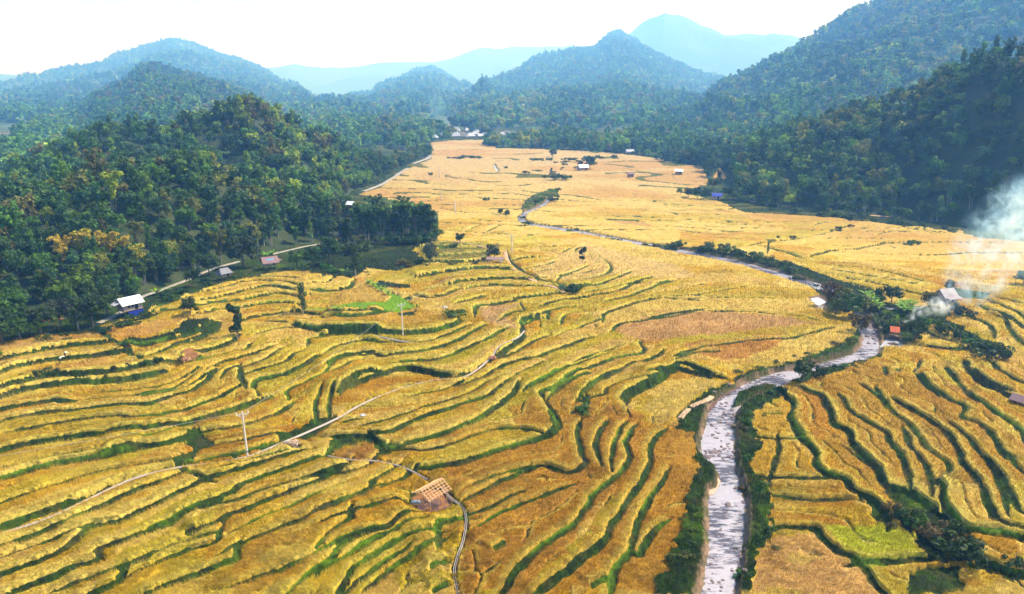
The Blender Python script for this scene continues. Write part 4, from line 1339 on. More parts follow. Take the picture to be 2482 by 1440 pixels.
for px, py, top, kind, tint, wide, label in [
    (462, 768, 716, 'broad', DK, 1.1, "dark spreading tree on the terrace edge right of the white roofed house"),
    (1115, 594, 561, 'broad', DK, 1.0, "round topped tree with a bare stem beside the footpath"),
    (1197, 633, 587, 'broad', DK, 1.15, "big dense dark tree shading the open shelter"),
    (1383, 712, 681, 'scrub', DK, 1.0, "round dark tree where the footpath ends"),
    (1042, 642, 586, 'broad', (.06, .085, .04), 1.0, "grey green tree on the dark terraces below the bamboo"),
    (862, 668, 588, 'tall', DK, 1.0, "tall tree with a pale bare stem at the forest edge"),
    (735, 764, 682, 'tall', (.07, .12, .02), .9, "wispy light green tree in the middle of the upper terraces"),
    (1213, 523, 503, 'broad', DK, 1.0, "dark tree left of the narrow stream, first of a pair"),
    (1229, 527, 507, 'broad', BG, 1.0, "dark tree touching the narrow stream, second of a pair"),
    (1860, 622, 584, 'tall', MD, .5, "narrow upright tree above the shrubby river bank"),
    (1790, 634, 602, 'broad', DK, 1.2, "round dark tree on the shrubby river bank"),
    (1946, 926, 866, 'broad', DK, 1.1, "dark tree leaning over the river bend"),
    (1990, 913, 884, 'scrub', DK, .9, "low dark shrub beside the tree at the river bend"),
    (2008, 744, 676, 'broad', BR, .95, "brownish tree beside the small pools"),
    (2038, 754, 688, 'broad', OL, 1.0, "olive tree in the middle of the river grove"),
    (2066, 768, 704, 'broad', MD, 1.0, "green tree of the river grove next to the bright river"),
    (2092, 764, 716, 'scrub', OL, 1.0, "olive shrub at the head of the bright river"),
    (2024, 768, 716, 'broad', OL, 1.0, "low olive tree of the river grove nearest the golden field"),
    (2080, 800, 752, 'scrub', BR, .7, "dry brownish shrub on the left bank of the bright river"),
    (2160, 738, 686, 'broad', DK, 1.1, "very dark tree behind the dark pool"),
    (2130, 726, 694, 'broad', DK, 1.0, "dark tree left of the very dark tree behind the pool"),
    (2252, 748, 704, 'broad', DK, 1.1, "dark tree beside the grey roofed house"),
    (2300, 706, 676, 'broad', OL, 1.2, "olive tree behind the grey roofed house"),
    (2330, 768, 735, 'scrub', BG, 1.0, "bluish shrub in the smoke right of the grey roofed house"),
    (2216, 832, 772, 'broad', DK, 1.05, "dark tree right behind the orange roofed hut"),
    (2192, 800, 775, 'scrub', OL, 1.0, "olive shrub behind the orange roofed hut"),
    (2150, 800, 775, 'scrub', DK, 1.0, "dark shrub left of the orange roofed hut"),
    (2270, 800, 766, 'scrub', MD, 1.3, "green shrub under the start of the smoke"),
    (2300, 815, 780, 'scrub', DK, 1.2, "dark shrub on the terrace edge under the smoke"),
    (2398, 872, 820, 'scrub', DK, 1.0, "very dark bush at the end of the weedy terrace edge"),
    (2360, 846, 812, 'scrub', MD, 1.0, "green bush on the weedy terrace edge"),
    (2330, 828, 800, 'scrub', DK, 1.0, "small dark bush on the weedy terrace edge"),
    (2315, 1352, 1288, 'scrub', DK, 1.15, "big dark bush beside the lime green field"),
    (2270, 1310, 1265, 'scrub', BR, 1.2, "brownish bush beside the lime green field"),
    (1416, 1002, 972, 'bush', MD, 1.2, "round green bush at the end of a terrace between orange fields"),
    (2478, 694, 650, 'broad', BG, 1.2, "blue green tree in the smoke at the right edge"),
    (2455, 1375, 1345, 'scrub', DK, 1.1, "dark bush in the bottom right corner terraces"),
    (1340, 382, 358, 'broad', BG, 1.2, "tree standing alone before the wooded hill"),
    (1430, 412, 374, 'broad', DK, 1.1, "large dark tree over the far white roofed hut"),
    (1406, 410, 388, 'broad', DK, 1.0, "smaller dark tree left of the far white roofed hut"),
    (1336, 430, 406, 'tall', BG, 1.2, "upright dark tree of the clump in the far fields"),
    (1352, 438, 416, 'scrub', DK, 1.3, "dark shrub of the clump in the far fields"),
    (1372, 436, 420, 'scrub', BG, 1.2, "bluish shrub of the clump in the far fields"),
    (1322, 432, 420, 'scrub', MD, 1.0, "green shrub of the clump in the far fields"),
    (1275, 423, 411, 'scrub', DK, 1.0, "single round shrub in the far fields"),
    (1044, 426, 416, 'scrub', MD, 1.0, "small round shrub in the fields below the forest road"),
    (1180, 488, 476, 'scrub', MD, 1.0, "small shrub at a field edge by the far power pole"),
    (1100, 770, 744, 'scrub', (.05, .12, .012), 1.3, "bright green shrub mound among the middle terraces"),
    (1742, 458, 412, 'tall', DK, 1.2, "tallest dark tree of the grove at the foot of the right hill"),
    (1727, 462, 426, 'broad', MD, 1.0, "green tree beside the tallest of the right grove"),
    (1648, 474, 452, 'broad', YG, 1.0, "bright green tree at the tip of the right grove"),
    (1668, 480, 452, 'broad', DK, 1.1, "dark tree at the tip of the right grove, second from the field"),
    (1690, 484, 450, 'broad', DK, 1.1, "dark tree of the right grove, third from the field"),
    (1712, 486, 452, 'broad', BG, 1.1, "bluish dark tree of the right grove beside the blue tarpaulin"),
    (1764, 484, 446, 'broad', DK, 1.1, "dark tree of the right grove right of the blue tarpaulin"),
    (1785, 492, 458, 'broad', MD, 1.1, "green tree of the right grove at the foot of the slope"),
    (1690, 398, 372, 'broad', DK, 1.2, "dark tree left of the hut below the right slope"),
    (1665, 396, 366, 'broad', OL, 1.2, "olive tree above the small striped terraces"),
    (1720, 396, 366, 'broad', DK, 1.2, "dark tree behind the hut below the right slope"),
    (1560, 376, 358, 'broad', BG, 1.2, "bluish tree beside the small striped terraces"),
    (1040, 584, 508, 'bamboo', DK, 1.2, "dark clump of bamboo at the tip of the left forest"),
    (1012, 588, 500, 'bamboo', DK, 1.2, "tall dark bamboo clump second from the tip of the left forest"),
    (985, 576, 490, 'bamboo', MD, 1.2, "green bamboo clump third from the tip of the left forest"),
    (955, 578, 494, 'broad', DK, 1.2, "rounded dark tree among the bamboo at the left forest tip"),
    (925, 584, 500, 'bamboo', MD, 1.2, "green bamboo clump above the dark terraces"),
    (890, 592, 505, 'bamboo', DK, 1.2, "dark bamboo clump beside the tall pale stemmed tree"),
    (835, 610, 530, 'bamboo', DK, 1.2, "dark bamboo clump above the road by the forest"),
    (800, 640, 570, 'broad', DK, 1.2, "dark round tree below the forest road, left of the pale stemmed tree"),
    (760, 648, 592, 'broad', DK, 1.2, "dark tree below the forest road, beside the thatched hut with blue tarpaulin"),
    (720, 652, 600, 'broad', MD, 1.1, "green tree right of the hut with the blue tarpaulin"),
    (590, 648, 566, 'broad', DK, 1.3, "massive dark tree left of the hut with the blue tarpaulin"),
    (508, 668, 606, 'broad', DK, 1.1, "dark tree on the road side left of the small stilt hut"),
    (470, 696, 640, 'broad', DK, .9, "dark tree on the road side between white roofed house and stilt hut"),
    (262, 766, 690, 'broad', DK, 1.2, "dark tree touching the white roofed house"),
    (226, 792, 700, 'broad', DK, 1.2, "dark tree standing left of the white roofed house"),
    (190, 800, 716, 'tall', DK, 1.0, "tall dark tree before the bare red earth"),
    (148, 792, 718, 'broad', (.06, .07, .04), 1.0, "grey leaved tree before the bare red earth"),
    (100, 812, 730, 'broad', DK, 1.2, "dark tree left of the bare red earth"),
    (50, 826, 736, 'broad', DK, 1.2, "dark tree at the forest edge above the upper left field"),
    (8, 838, 740, 'broad', DK, 1.2, "dark tree at the left border above the upper left field"),
    (30, 800, 690, 'broad', MD, 1.2, "green tree at the left border of the forest edge")]:
    p = hit(px, py)
    tree(p, kind, max(1.2, height_to(p, px, top)), jit(tint, .12), label, 'bush' if kind == 'bush' else 'shrub' if kind == 'scrub' else 'bamboo' if kind == 'bamboo' else 'tree', wide=wide)

for i, (px, py, top) in enumerate([(160, 655, 590), (195, 640, 575), (230, 645, 580), (265, 640, 580), (300, 645, 588), (330, 668, 610)]):
    p = hit(px, py); tree(p, 'bamboo', height_to(p, px, top) * 1.25, jit((.46, .36, .03), .1), "yellow bamboo clump shining in the left forest", 'bamboo', "yellow bamboo in the left forest", wide=1.1)
for px, py, top in [(180, 700, 640), (240, 705, 640), (300, 700, 640), (350, 690, 630), (380, 680, 625)]:
    p = hit(px, py); tree(p, 'bamboo', height_to(p, px, top), jit((.07, .11, .014), .15), "green bamboo clump below the yellow bamboo", 'bamboo', "green bamboo below the yellow bamboo", wide=1.2)
p = hit(278, 510); tree(p, 'bamboo', 12, (.34, .42, .02), "single lime green tree high on the left forest slope", 'tree', name='broadleaf_tree')
p = hit(25, 400); tree(p, 'broad', 11, (.18, .26, .06), "pale green tree on the left border of the ridge", 'tree')

# scrub of the river banks
def along(reg, s, n, spread, kinds, hmin, hmax, tints, label, group):
    P = smooth_line(np.array(pts(reg, s)), 4, 3)
    for i in range(max(3, int(n * .48))):
        q = P[int(random.random() * (len(P) - 1))]
        x, y = gp(q[0], q[1])
        x += random.gauss(0, spread); y += random.gauss(0, spread)
        tree(Vector((x, y, gz(x, y))), random.choice(kinds), random.uniform(hmin, hmax), jit(random.choice(tints)), label, 'bush', group, wide=random.uniform(.9, 1.4), name='bush')
along('P', "850,612 900,598 960,596 1010,598 1055,590", 30, 2.0, ['scrub'], 2.5, 5.0, [DK, DK, MD], "dark undergrowth shrub below the bamboo at the left forest tip", "undergrowth at the left forest tip")
along('P', "1545,590 1640,600 1740,612 1830,632 1900,655 1960,678", 46, 2.2, ['scrub', 'bush'], 1.2, 3.6, [DK, MD, OL], "dark bush in the long scrubby belt on the far river bank", "bushes of the far river bank belt")
along('P', "1970,690 2010,715 2060,735 2110,735 2170,750", 16, 2.2, ['scrub', 'bush'], 1.5, 3.2, [DK, MD, BR, OL], "bush under the trees of the river grove", "bushes under the river grove")
along('P', "2140,770 2180,775 2220,800 2245,805", 12, 2.0, ['scrub', 'bush'], 1.2, 2.6, [DK, MD, OL], "bush around the orange roofed hut", "bushes around the orange roofed hut")
along('P', "1720,1010 1700,1060 1690,1200 1665,1300 1640,1400", 22, 1.4, ['bush'], .6, 1.2, [MD, OL], "small bush in the tall weeds of the left river bank", "bushes of the left river bank")
along('P', "1860,965 1815,1000 1800,1070 1815,1160 1835,1260 1825,1330 1810,1400", 30, 1.3, ['bush'], .6, 1.3, [MD, MD, OL, BR], "bush in the tall weeds of the right river bank", "bushes of the right river bank")
along('P', "1760,910 1830,895 1900,880 1990,855 2050,835", 20, 1.3, ['bush'], .8, 1.8, [DK, MD, OL], "bush on the grassy bank along the orange field", "bushes on the bank by the orange field")
along('P', "1800,975 1840,945 1870,945", 8, .8, ['bush'], .7, 1.3, [DK, MD], "low bush on the river island", "bushes of the river island")
along('P', "2000,900 2040,895 2090,882", 9, 1.0, ['bush'], .8, 1.6, [DK, MD], "bush on the bank inside the river bend", "bushes inside the river bend")
along('P', "2250,800 2320,810 2370,845 2400,865", 14, 1.5, ['bush'], 1.0, 2.2, [DK, MD], "bush along the weedy terrace edge on the right", "bushes of the weedy terrace edge")
along('P', "1830,585 1930,580 2010,565 2060,548", 12, 1.5, ['scrub', 'bush'], 1.0, 2.4, [DK, MD, BR], "shrub in the hedge line across the right fields", "shrubs across the right fields")
along('P', "2050,612 2120,605 2180,598 2225,592", 16, 1.2, ['bush', 'scrub'], 1.0, 2.2, [DK, MD], "dark bush on the green strip in the right field", "bushes on the green strip")
along('P', "1300,500 1330,485 1350,465", 12, 1.6, ['scrub'], 1.6, 3.2, [BG, MD], "shrub along the distant stream", "shrubs of the distant stream")
along('P', "1262,525 1275,540 1290,548", 8, 1.5, ['scrub'], 1.5, 2.6, [DK, MD], "dark shrub where the stream bends", "shrubs at the stream bend")
along('P', "1380,556 1440,570 1510,582", 12, 1.6, ['bush', 'scrub'], 1.0, 2.0, [MD, OL], "low bush on the middle stream bank", "bushes of the middle stream bank")
along('P', "1180,352 1200,356 1220,358", 14, 3, ['scrub'], 3, 6, [BG, MD], "bluish shrub at the tip of the low wooded hill near the village", "shrubs at the tip of the wooded hill")
along('P', "1100,385 1130,384 1160,384", 34, 3.5, ['scrub'], 1.8, 3.4, [BG, MD], "bluish shrub of the thicket in the far fields", "shrubs of the far thicket")
along('P', "1370,398 1410,388 1460,386", 44, 5, ['scrub'], 1.8, 3.6, [MD, BG, (.06, .10, .02)], "shrub of the green thicket before the far hut", "shrubs of the green thicket")
along('P', "1295,392 1315,390 1330,389", 20, 3, ['scrub'], 1.8, 3.0, [(.06, .12, .02)], "light green shrub of the oval far field", "shrubs of the oval far field")
along('P', "1240,412 1270,405 1330,420 1410,398", 20, 5, ['scrub'], 1.4, 2.6, [BG, MD], "scattered low shrub in the far fields", "shrubs scattered over the far fields")
along('P', "395,735 440,715 480,695 540,690 600,670", 24, 1.8, ['bush', 'scrub'], 1.2, 2.6, [DK, DK, MD], "dark bush on the slope between road and terraces", "bushes below the forest road")
along('P', "0,880 60,860 150,830 240,815 300,790 360,770", 30, 1.8, ['bush', 'scrub'], 1.2, 2.6, [DK, DK, MD], "dark bush above the upper left field", "bushes above the upper left field")
along('P', "640,665 720,662 800,660 870,655", 22, 1.8, ['bush', 'scrub'], 1.2, 2.8, [DK, DK, MD], "dark bush at the foot of the forest beside the upper terraces", "bushes at the forest foot")
along('P', "900,640 960,650 1020,648 1100,650 1160,645", 20, 1.8, ['bush', 'scrub'], 1.0, 2.4, [DK, BR, OL], "brownish bush on the terraces left of the shelter", "bushes left of the shelter")
along('P', "895,660 935,690 960,700 990,690", 10, 1.0, ['bush'], .9, 1.8, [DK, MD], "bush behind the bright green grass", "bushes behind the bright grass")
along('P', "0,945 100,935 200,930 300,920 400,900 460,888", 34, 1.0, ['bush'], .8, 1.7, [DK, MD, OL], "bush in the dark weedy strip below the harvesters", "bushes of the weedy strip")
along('P', "300,860 340,850 380,845 450,820", 12, .9, ['bush'], .7, 1.4, [DK, MD, BR], "bush on the weedy bank between orange strips", "bushes between orange strips")
along('P', "2180,1290 2240,1290 2300,1320 2330,1340", 18, 1.8, ['bush', 'scrub'], .9, 2.2, [DK, BR, MD], "dark bush in the weedy hollow by the lime green field", "bushes in the weedy hollow")
along('P', "560,800 575,812 600,825", 5, .8, ['bush'], .7, 1.3, [DK], "dark bush under the slender tree", "bushes under the slender tree")
along('P', "1800,500 1950,520 2100,537 2330,560", 44, 2.5, ['scrub', 'bush'], 1.4, 3.2, [DK, MD], "dark shrub at the foot of the right forest", "shrubs at the foot of the right forest")

# banana plants: long bright leaves
def banana_mesh(seed):
    g = np.random.default_rng(seed); V, F = [], []
    for k in range(9):
        a = k * 2.4 + g.uniform(-.3, .3); L = g.uniform(1.5, 2.3); up = g.uniform(.5, 1.25)
        px, pz = 0, .8; row = []
        n = 6
        for i in range(n):
            q = i / (n - 1); w = .30 * math.sin(math.pi * (.12 + .85 * q)) + .02
            x = L * q * math.cos(up * (1 - .4 * q)) ; z = .8 + L * (math.sin(up) * q - .38 * q * q)
            for sgn in (-1, 0, 1):
                V.append((math.cos(a) * x - math.sin(a) * w * sgn, math.sin(a) * x + math.cos(a) * w * sgn, z - abs(sgn) * w * .35))
        b = len(V) - n * 3
        for i in range(n - 1):
            for c in (0, 1):
                F.append((b + i * 3 + c, b + i * 3 + c + 1, b + i * 3 + c + 4, b + i * 3 + c + 3))
    s = np.ones((len(V), 3)) * g.uniform(.8, 1.2, (len(V), 1))
    o = mesh_np("leaves", np.array(V), np.array(F), M_leaf, s, link=False); me = o.data; bpy.data.objects.remove(o); return me
BAN = [banana_mesh(1), banana_mesh(2)]
v, f = tube_np([(0, 0, -.3), (0, 0, .6), (.05, 0, 1.3)], [.14, .12, .07]); o = mesh_np("stem", v, f, mat("banana_stem", (.10, .14, .04)), link=False); BSTEM = o.data; bpy.data.objects.remove(o)
for i, (px, py, s, lab, grp) in enumerate([(2100, 724, 1.6, 'a', 0), (2108, 738, 1.6, 'a', 0), (2118, 748, 1.7, 'a', 0), (2126, 754, 1.5, 'a', 0), (2113, 730, 1.5, 'a', 0), (2186, 752, 1.6, 'b', 0), (2196, 748, 1.9, 'b', 0), (2206, 752, 1.7, 'b', 0),
    (2200, 760, 1.6, 'b', 0), (2190, 760, 1.5, 'b', 0), (838, 668, 1.6, 'c', 0), (895, 690, 1.1, 'd', 0), (905, 697, 1.1, 'd', 0), (915, 703, 1.1, 'd', 0), (925, 709, 1.2, 'd', 0), (940, 716, 1.1, 'd', 0), (660, 622, 1.5, 'e', 0), (645, 626, 1.4, 'e', 0), (818, 758, 1.3, 'f', 0), (380, 716, 1.4, 'g', 0)]):
    L = {'a': "bright banana plant between river and dark pool", 'b': "bright banana plant right of the dark pool", 'c': "banana plant at the forest foot above the curved terraces", 'd': "banana plant along the bright grass edge", 'e': "banana plant behind the hut with blue tarpaulin",
         'f': "banana plant on the green bank below the wispy tree", 'g': "banana plant beside the road by the white roofed house"}[lab]
    p = hit(px, py); r = empty("banana_plant", p, random.uniform(0, 6), s * .8)
    child("leaves", BAN[i % 2], r, jit((.16, .30, .02), .15)); child("stem", BSTEM, r)
    tag(r, L, "banana plant", {'a': "banana plants by the river", 'b': "banana plants by the pool", 'd': "banana plants by the bright grass", 'e': "banana plants by the hut"}.get(lab))
# ------------------------------------------------------------------ building kit
def box(bm, c, s, rz=0.0, tilt=None):
    r = bmesh.ops.create_cube(bm, size=1.0)
    M = Matrix.Translation(c) @ Matrix.Rotation(rz, 4, 'Z') @ (tilt if tilt is not None else Matrix()) @ Matrix.Diagonal((*s, 1))
    bmesh.ops.transform(bm, matrix=M, verts=r['verts'])

def beam(bm, a, b, w, h=None):
    a, b = Vector(a), Vector(b); d = b - a
    r = bmesh.ops.create_cube(bm, size=1.0)
    M = Matrix.Translation((a + b) / 2) @ d.to_track_quat('Z', 'Y').to_matrix().to_4x4() @ Matrix.Diagonal((w, h or w, d.length, 1))
    bmesh.ops.transform(bm, matrix=M, verts=r['verts'])

def cyl(bm, a, b, r0, r1, n=10):
    a, b = Vector(a), Vector(b); d = b - a
    r = bmesh.ops.create_cone(bm, cap_ends=True, segments=n, radius1=r0, radius2=r1, depth=d.length)
    bmesh.ops.transform(bm, matrix=Matrix.Translation((a + b) / 2) @ d.to_track_quat('Z', 'Y').to_matrix().to_4x4(), verts=r['verts'])

def part(name, m, parent, fn, label=None):
    bm = bmesh.new(); fn(bm)
    me = bpy.data.meshes.new(name); bm.to_mesh(me); bm.free(); me.materials.append(m)
    o = bpy.data.objects.new(name, me); COL.objects.link(o); o.parent = parent
    if label: o["label"] = label
    return o

M_tin = mat("white_tin", (.80, .80, .82), var=.08, scale=3, rough=.5, spec=.4)
M_grey = mat("grey_tiles", (.20, .19, .22), var=.3, scale=4, rough=.8)
M_slate = mat("weathered_tin", (.38, .37, .42), var=.2, scale=3, rough=.6)
M_plank = mat("grey_planks", (.34, .28, .26), var=.35, scale=5, rough=.9, stretch=(6, 6, .4))
M_blue = mat("blue_tarpaulin", (.012, .035, .36), var=.25, scale=3, rough=.5)
M_cyan = mat("faded_blue_tarpaulin", (.06, .30, .55), var=.25, scale=3, rough=.6)
M_orange = mat("orange_roof", (.40, .07, .02), var=.5, scale=4, rough=.7)
M_wood = mat("fresh_timber", (.62, .36, .18), var=.2, scale=6, rough=.8)
M_brownwood = mat("old_timber", (.18, .11, .07), var=.3, scale=5, rough=.9)
M_dark = mat("dark_opening", (.012, .011, .012), rough=.9)
M_white = mat("white_board", (.82, .82, .80), var=.06, scale=3, rough=.7)
M_conc = mat("concrete", (.42, .36, .32), var=.18, scale=4, rough=.9)
M_pole = mat("pole_concrete", (.74, .64, .58), var=.1, scale=4, rough=.85)
M_steel = mat("galvanised_steel", (.70, .70, .70), rough=.5, spec=.5)
M_thatch = mat("thatch", (.24, .15, .15), var=.35, scale=5, rough=1.0)
M_cream = mat("cream_roof", (.22, .20, .18), var=.12, scale=1, rough=.7)
M_earth = mat("bare_earth", (.13, .072, .058), var=.4, scale=2.5, rough=1.0, bump=.5)
M_path = mat("dirt_path", (.50, .30, .18), var=.25, scale=1.5, rough=1.0)
M_road = mat("pale_road", (.30, .27, .23), var=.2, scale=.8, rough=.95)
M_sand = mat("sandy_path", (.50, .33, .2), var=.2, scale=1.5, rough=1.0)
M_rock = mat("river_rock", (.24, .17, .16), var=.4, scale=3, rough=.9, col2=(.10, .08, .085), bump=.4)

def hut(px, py, yaw, w, d, wall_h, stilt, roof_h, over, roofm, wallm, label, cat, name="stilt_hut", group=None, hip=0.0, extra=None, door=True, loc=None, windows=1):
    """a gabled or hipped hut on posts, w along the ridge, d across it"""
    p = loc if loc is not None else hit(px, py)
    root = empty(name, p, yaw)
    tag(root, label, cat, group)
    z0, z1 = stilt, stilt + wall_h
    if stilt > .3:
        for sx in (-1, 0, 1):
            for sy in (-1, 1):
                part("post", M_brownwood, root, lambda bm: cyl(bm, (sx * (w / 2 - .15), sy * (d / 2 - .15), -.9), (sx * (w / 2 - .15), sy * (d / 2 - .15), z0 - .06), .1, .08, 7))
    part("floor", M_brownwood, root, lambda bm: box(bm, (0, 0, z0 - .0), (w + .3, d + .3, .12)))
    def walls(bm):
        box(bm, (0, 0, (z0 + .06 + z1) / 2), (w, d, z1 - z0 - .06))
        for sx in (-1, 1):      # gable triangles
            if hip < .3:
                x = sx * (w / 2 - .05)
                vs = [bm.verts.new(q) for q in ((x - .05, -d / 2, z1), (x - .05, d / 2, z1), (x - .05, 0, z1 + roof_h * .93), (x + .04, -d / 2, z1), (x + .04, d / 2, z1), (x + .04, 0, z1 + roof_h * .93))]
                for q in ((0, 1, 2), (5, 4, 3), (0, 3, 4, 1), (1, 4, 5, 2), (2, 5, 3, 0)): bm.faces.new([vs[i] for i in q])
    wo = part("wall", wallm, root, walls)
    if door: part("door", M_dark, root, lambda bm: box(bm, (w * .18, -d / 2 - .005, z0 + .06 + wall_h * .42), (.8, .05, wall_h * .84)))
    for k in range(windows):
        part("window", M_dark, root, lambda bm: box(bm, (-w * .22 + k * w * .2 * (1 if k else 0), -d / 2 - .006, z0 + wall_h * .58), (.65, .05, wall_h * .38)))
    def roof(bm):
        e = over; t = .09
        A = w / 2 + e; B = d / 2 + e; dz = roof_h * e / (d / 2)
        hx = A * (1 - hip) if hip else A
        V = []
        for off in (0, t):
            V += [bm.verts.new(q) for q in ((-A, -B, z1 - dz + off), (A, -B, z1 - dz + off), (A, B, z1 - dz + off), (-A, B, z1 - dz + off), (-hx, 0, z1 + roof_h + off), (hx, 0, z1 + roof_h + off))]
        T = [(0, 1, 5, 4), (2, 3, 4, 5)]
        if hip: T += [(1, 2, 5), (3, 0, 4)]
        for f in T:
            bm.faces.new([V[6 + i] for i in f]); bm.faces.new([V[i] for i in reversed(f)])
        edges = [(0, 1), (1, 2), (2, 3), (3, 0)] if hip else [(0, 1), (2, 3), (1, 5), (5, 2), (3, 4), (4, 0)]
        for a, b in edges: bm.faces.new((V[a], V[b], V[6 + b], V[6 + a]))
        bmesh.ops.recalc_face_normals(bm, faces=bm.faces)
    ro = part("roof", roofm, root, roof)
    if extra: extra(root, z0, z1)
    return root

def towards(p, off=0.0):
    """yaw that turns the long front of a house at p to the viewer of the photograph, plus off"""
    return -math.atan2(p.x, p.y) + off

# white roofed house at the foot of the forest
p = hit(318, 770)
def ext(root, z0, z1):
    part("tarpaulin", M_blue, root, lambda bm: (box(bm, (.5, -1.73, .8), (3.6, .04, 1.6)), box(bm, (2.32, .05, .8), (.04, 3.5, 1.6))))
    part("porch_roof", M_slate, root, lambda bm: box(bm, (-3.5, .3, 3.75), (1.6, 3.0, .06), tilt=Matrix.Rotation(-.25, 4, 'Y')))
    part("terrace", M_conc, root, lambda bm: box(bm, (-.4, -2.6, -.45), (6.4, 1.6, .9)))
hut(318, 764, towards(p, .42), 4.6, 3.4, 1.9, 1.7, 1.2, .5, M_tin, M_plank, "grey plank house with white metal roof and blue tarpaulin round its ground floor", "house", "stilt_house", extra=ext, windows=2)

p = hit(545, 676)
hut(545, 678, towards(p, .5), 2.9, 2.4, 1.3, 1.2, 1.0, .5, M_grey, M_plank, "small dark stilt hut with dark roof beside the forest road", "hut", hip=.35)
p = hit(655, 648)
def ext(root, z0, z1):
    part("tarpaulin", M_cyan, root, lambda bm: (box(bm, (0, -.62, z1 + .66), (2.2, 1.15, .03), tilt=Matrix.Rotation(.66, 4, 'X')),))
    part("awning", M_thatch, root, lambda bm: box(bm, (2.9, .2, z1 - .1), (1.5, 2.6, .08), tilt=Matrix.Rotation(.2, 4, 'Y')))
    part("curtain", M_white, root, lambda bm: box(bm, (.2, -1.36, z0 + .7), (.7, .04, .9)))
hut(655, 652, towards(p, .25), 3.8, 2.6, 1.3, 1.5, 1.15, .7, M_thatch, M_plank, "stilt hut with purplish thatch and a blue tarpaulin over its ridge", "hut", extra=ext)
p = hit(853, 530)
hut(853, 530, towards(p, -.6), 2.8, 2.4, 1.4, .7, 1.0, .4, M_tin, M_brownwood, "tiny white roofed hut among the trees of the left forest", "hut", name="forest_hut", loc=p + Vector((0, 0, 4.2)))
p = hit(2288, 738)
def ext(root, z0, z1):
    part("wall_board", M_white, root, lambda bm: box(bm, (-.4, -1.76, z0 + .95), (1.5, .05, 1.25)))
    part("lean_to", M_slate, root, lambda bm: box(bm, (.3, -2.4, z1 - .25), (4.4, 1.5, .07), tilt=Matrix.Rotation(.3, 4, 'X')))
hut(2288, 738, towards(p, .9), 4.0, 3.4, 1.8, .9, 1.6, .5, M_slate, M_plank, "grey roofed house with a white wall board behind the smoke", "house", "stilt_house", extra=ext)
# orange hut over the fish pond
p = hit(2166, 822)
root = empty("pond_hut", p, towards(p, .1)); tag(root, "small open hut on posts with orange roof beside the white pond", "hut")
for sx in (-1, 1):
    for sy in (-1, 1): part("post", M_brownwood, root, lambda bm: cyl(bm, (sx * .85, sy * .75, -.8), (sx * .85, sy * .75, 2.1), .07, .06, 7))
part("floor", M_brownwood, root, lambda bm: box(bm, (0, 0, .9), (2.1, 1.9, .1)))
part("railing", M_brownwood, root, lambda bm: [beam(bm, (-.95, y, 1.4), (.95, y, 1.4), .05) for y in (-.85, .85)])
part("roof", M_orange, root, lambda bm: (box(bm, (0, 0, 2.3), (2.0, 2.1, .09), tilt=Matrix.Rotation(.42, 4, 'X')), box(bm, (0, 0, 2.42), (.06, 2.1, .05), tilt=Matrix.Rotation(.42, 4, 'X'))))
q = Vector((*gp(2164, 832), -.1))
root = empty("fish_cage", q, .2); tag(root, "dark floating fish cage in the white pond", "fish cage")
part("frame", M_brownwood, root, lambda bm: [box(bm, c, s) for c, s in (((0, -.6, 0), (1.7, .1, .12)), ((0, .6, 0), (1.7, .1, .12)), ((-.8, 0, 0), (.1, 1.1, .12)), ((.8, 0, 0), (.1, 1.1, .12)))])
part("net", mat("dark_net", (.06, .05, .06), rough=.9), root, lambda bm: box(bm, (0, 0, -.02), (1.5, 1.1, .05)))
# open shelter under the big tree
p = hit(1200, 640)
root = empty("shelter", p, towards(p, -.1)); tag(root, "open shelter of pale poles under the big dark tree", "shelter")
for x in (-2.4, -.8, .8, 2.4):
    for y in (-.9, .9): part("post", M_palebark, root, lambda bm: cyl(bm, (x, y, -.6), (x, y, 1.7), .07, .05, 6))
part("railing", M_palebark, root, lambda bm: [beam(bm, (-2.5, y, z), (2.5, y, z), .07) for y in (-.95, .95) for z in (.6, 1.1)])
part("roof", M_thatch, root, lambda bm: box(bm, (0, 0, 1.85), (5.6, 2.5, .12), tilt=Matrix.Rotation(.15, 4, 'X')))
part("cloth", M_white, root, lambda bm: box(bm, (2.1, -.98, 1.25), (.9, .04, .7)))
# the unfinished hut: bare timber frame on trodden earth
p = hit(1048, 1226)
root = empty("timber_hut_frame", p, towards(p, .75), 1.0); tag(root, "unfinished hut of bare orange timber, only posts and roof battens", "hut")
W, D, H, RH = 3.1, 2.5, 2.2, 1.0
for x in (-W / 2, 0, W / 2):
    for y in (-D / 2, D / 2): part("post", M_wood, root, lambda bm: cyl(bm, (x, y, -.4), (x, y, H), .06, .05, 7))
def plate(bm):
    for y in (-D / 2, D / 2): beam(bm, (-W / 2 - .2, y, H + .05), (W / 2 + .2, y, H + .05), .09)
    for x in (-W / 2, 0, W / 2): beam(bm, (x, -D / 2 - .1, H + .12), (x, D / 2 + .1, H + .12), .08)
    beam(bm, (-W / 2 - .5, 0, H + RH + .1), (W / 2 + .5, 0, H + RH + .1), .09)
    for x in (-W / 2, W / 2): beam(bm, (x, 0, H + .1), (x, 0, H + RH + .06), .07)
part("beam", M_wood, root, plate)
for k in range(8):
    x = -W / 2 - .45 + k * (W + .9) / 7
    part("rafter", M_wood, root, lambda bm: (beam(bm, (x, 0, H + RH + .17), (x, -D / 2 - .5, H - .02), .075), beam(bm, (x, 0, H + RH + .17), (x, D / 2 + .5, H - .02), .06)))
def battens(bm):
    for s in (-1, 1):
        for q in (.12, .32, .52, .72, .92):
            y = s * (D / 2 + .5) * q; z = H + RH + .23 - (RH + .19) * q
            beam(bm, (-W / 2 - .65, y, z), (W / 2 + .65, y, z), .065)
part("batten", M_wood, root, battens)
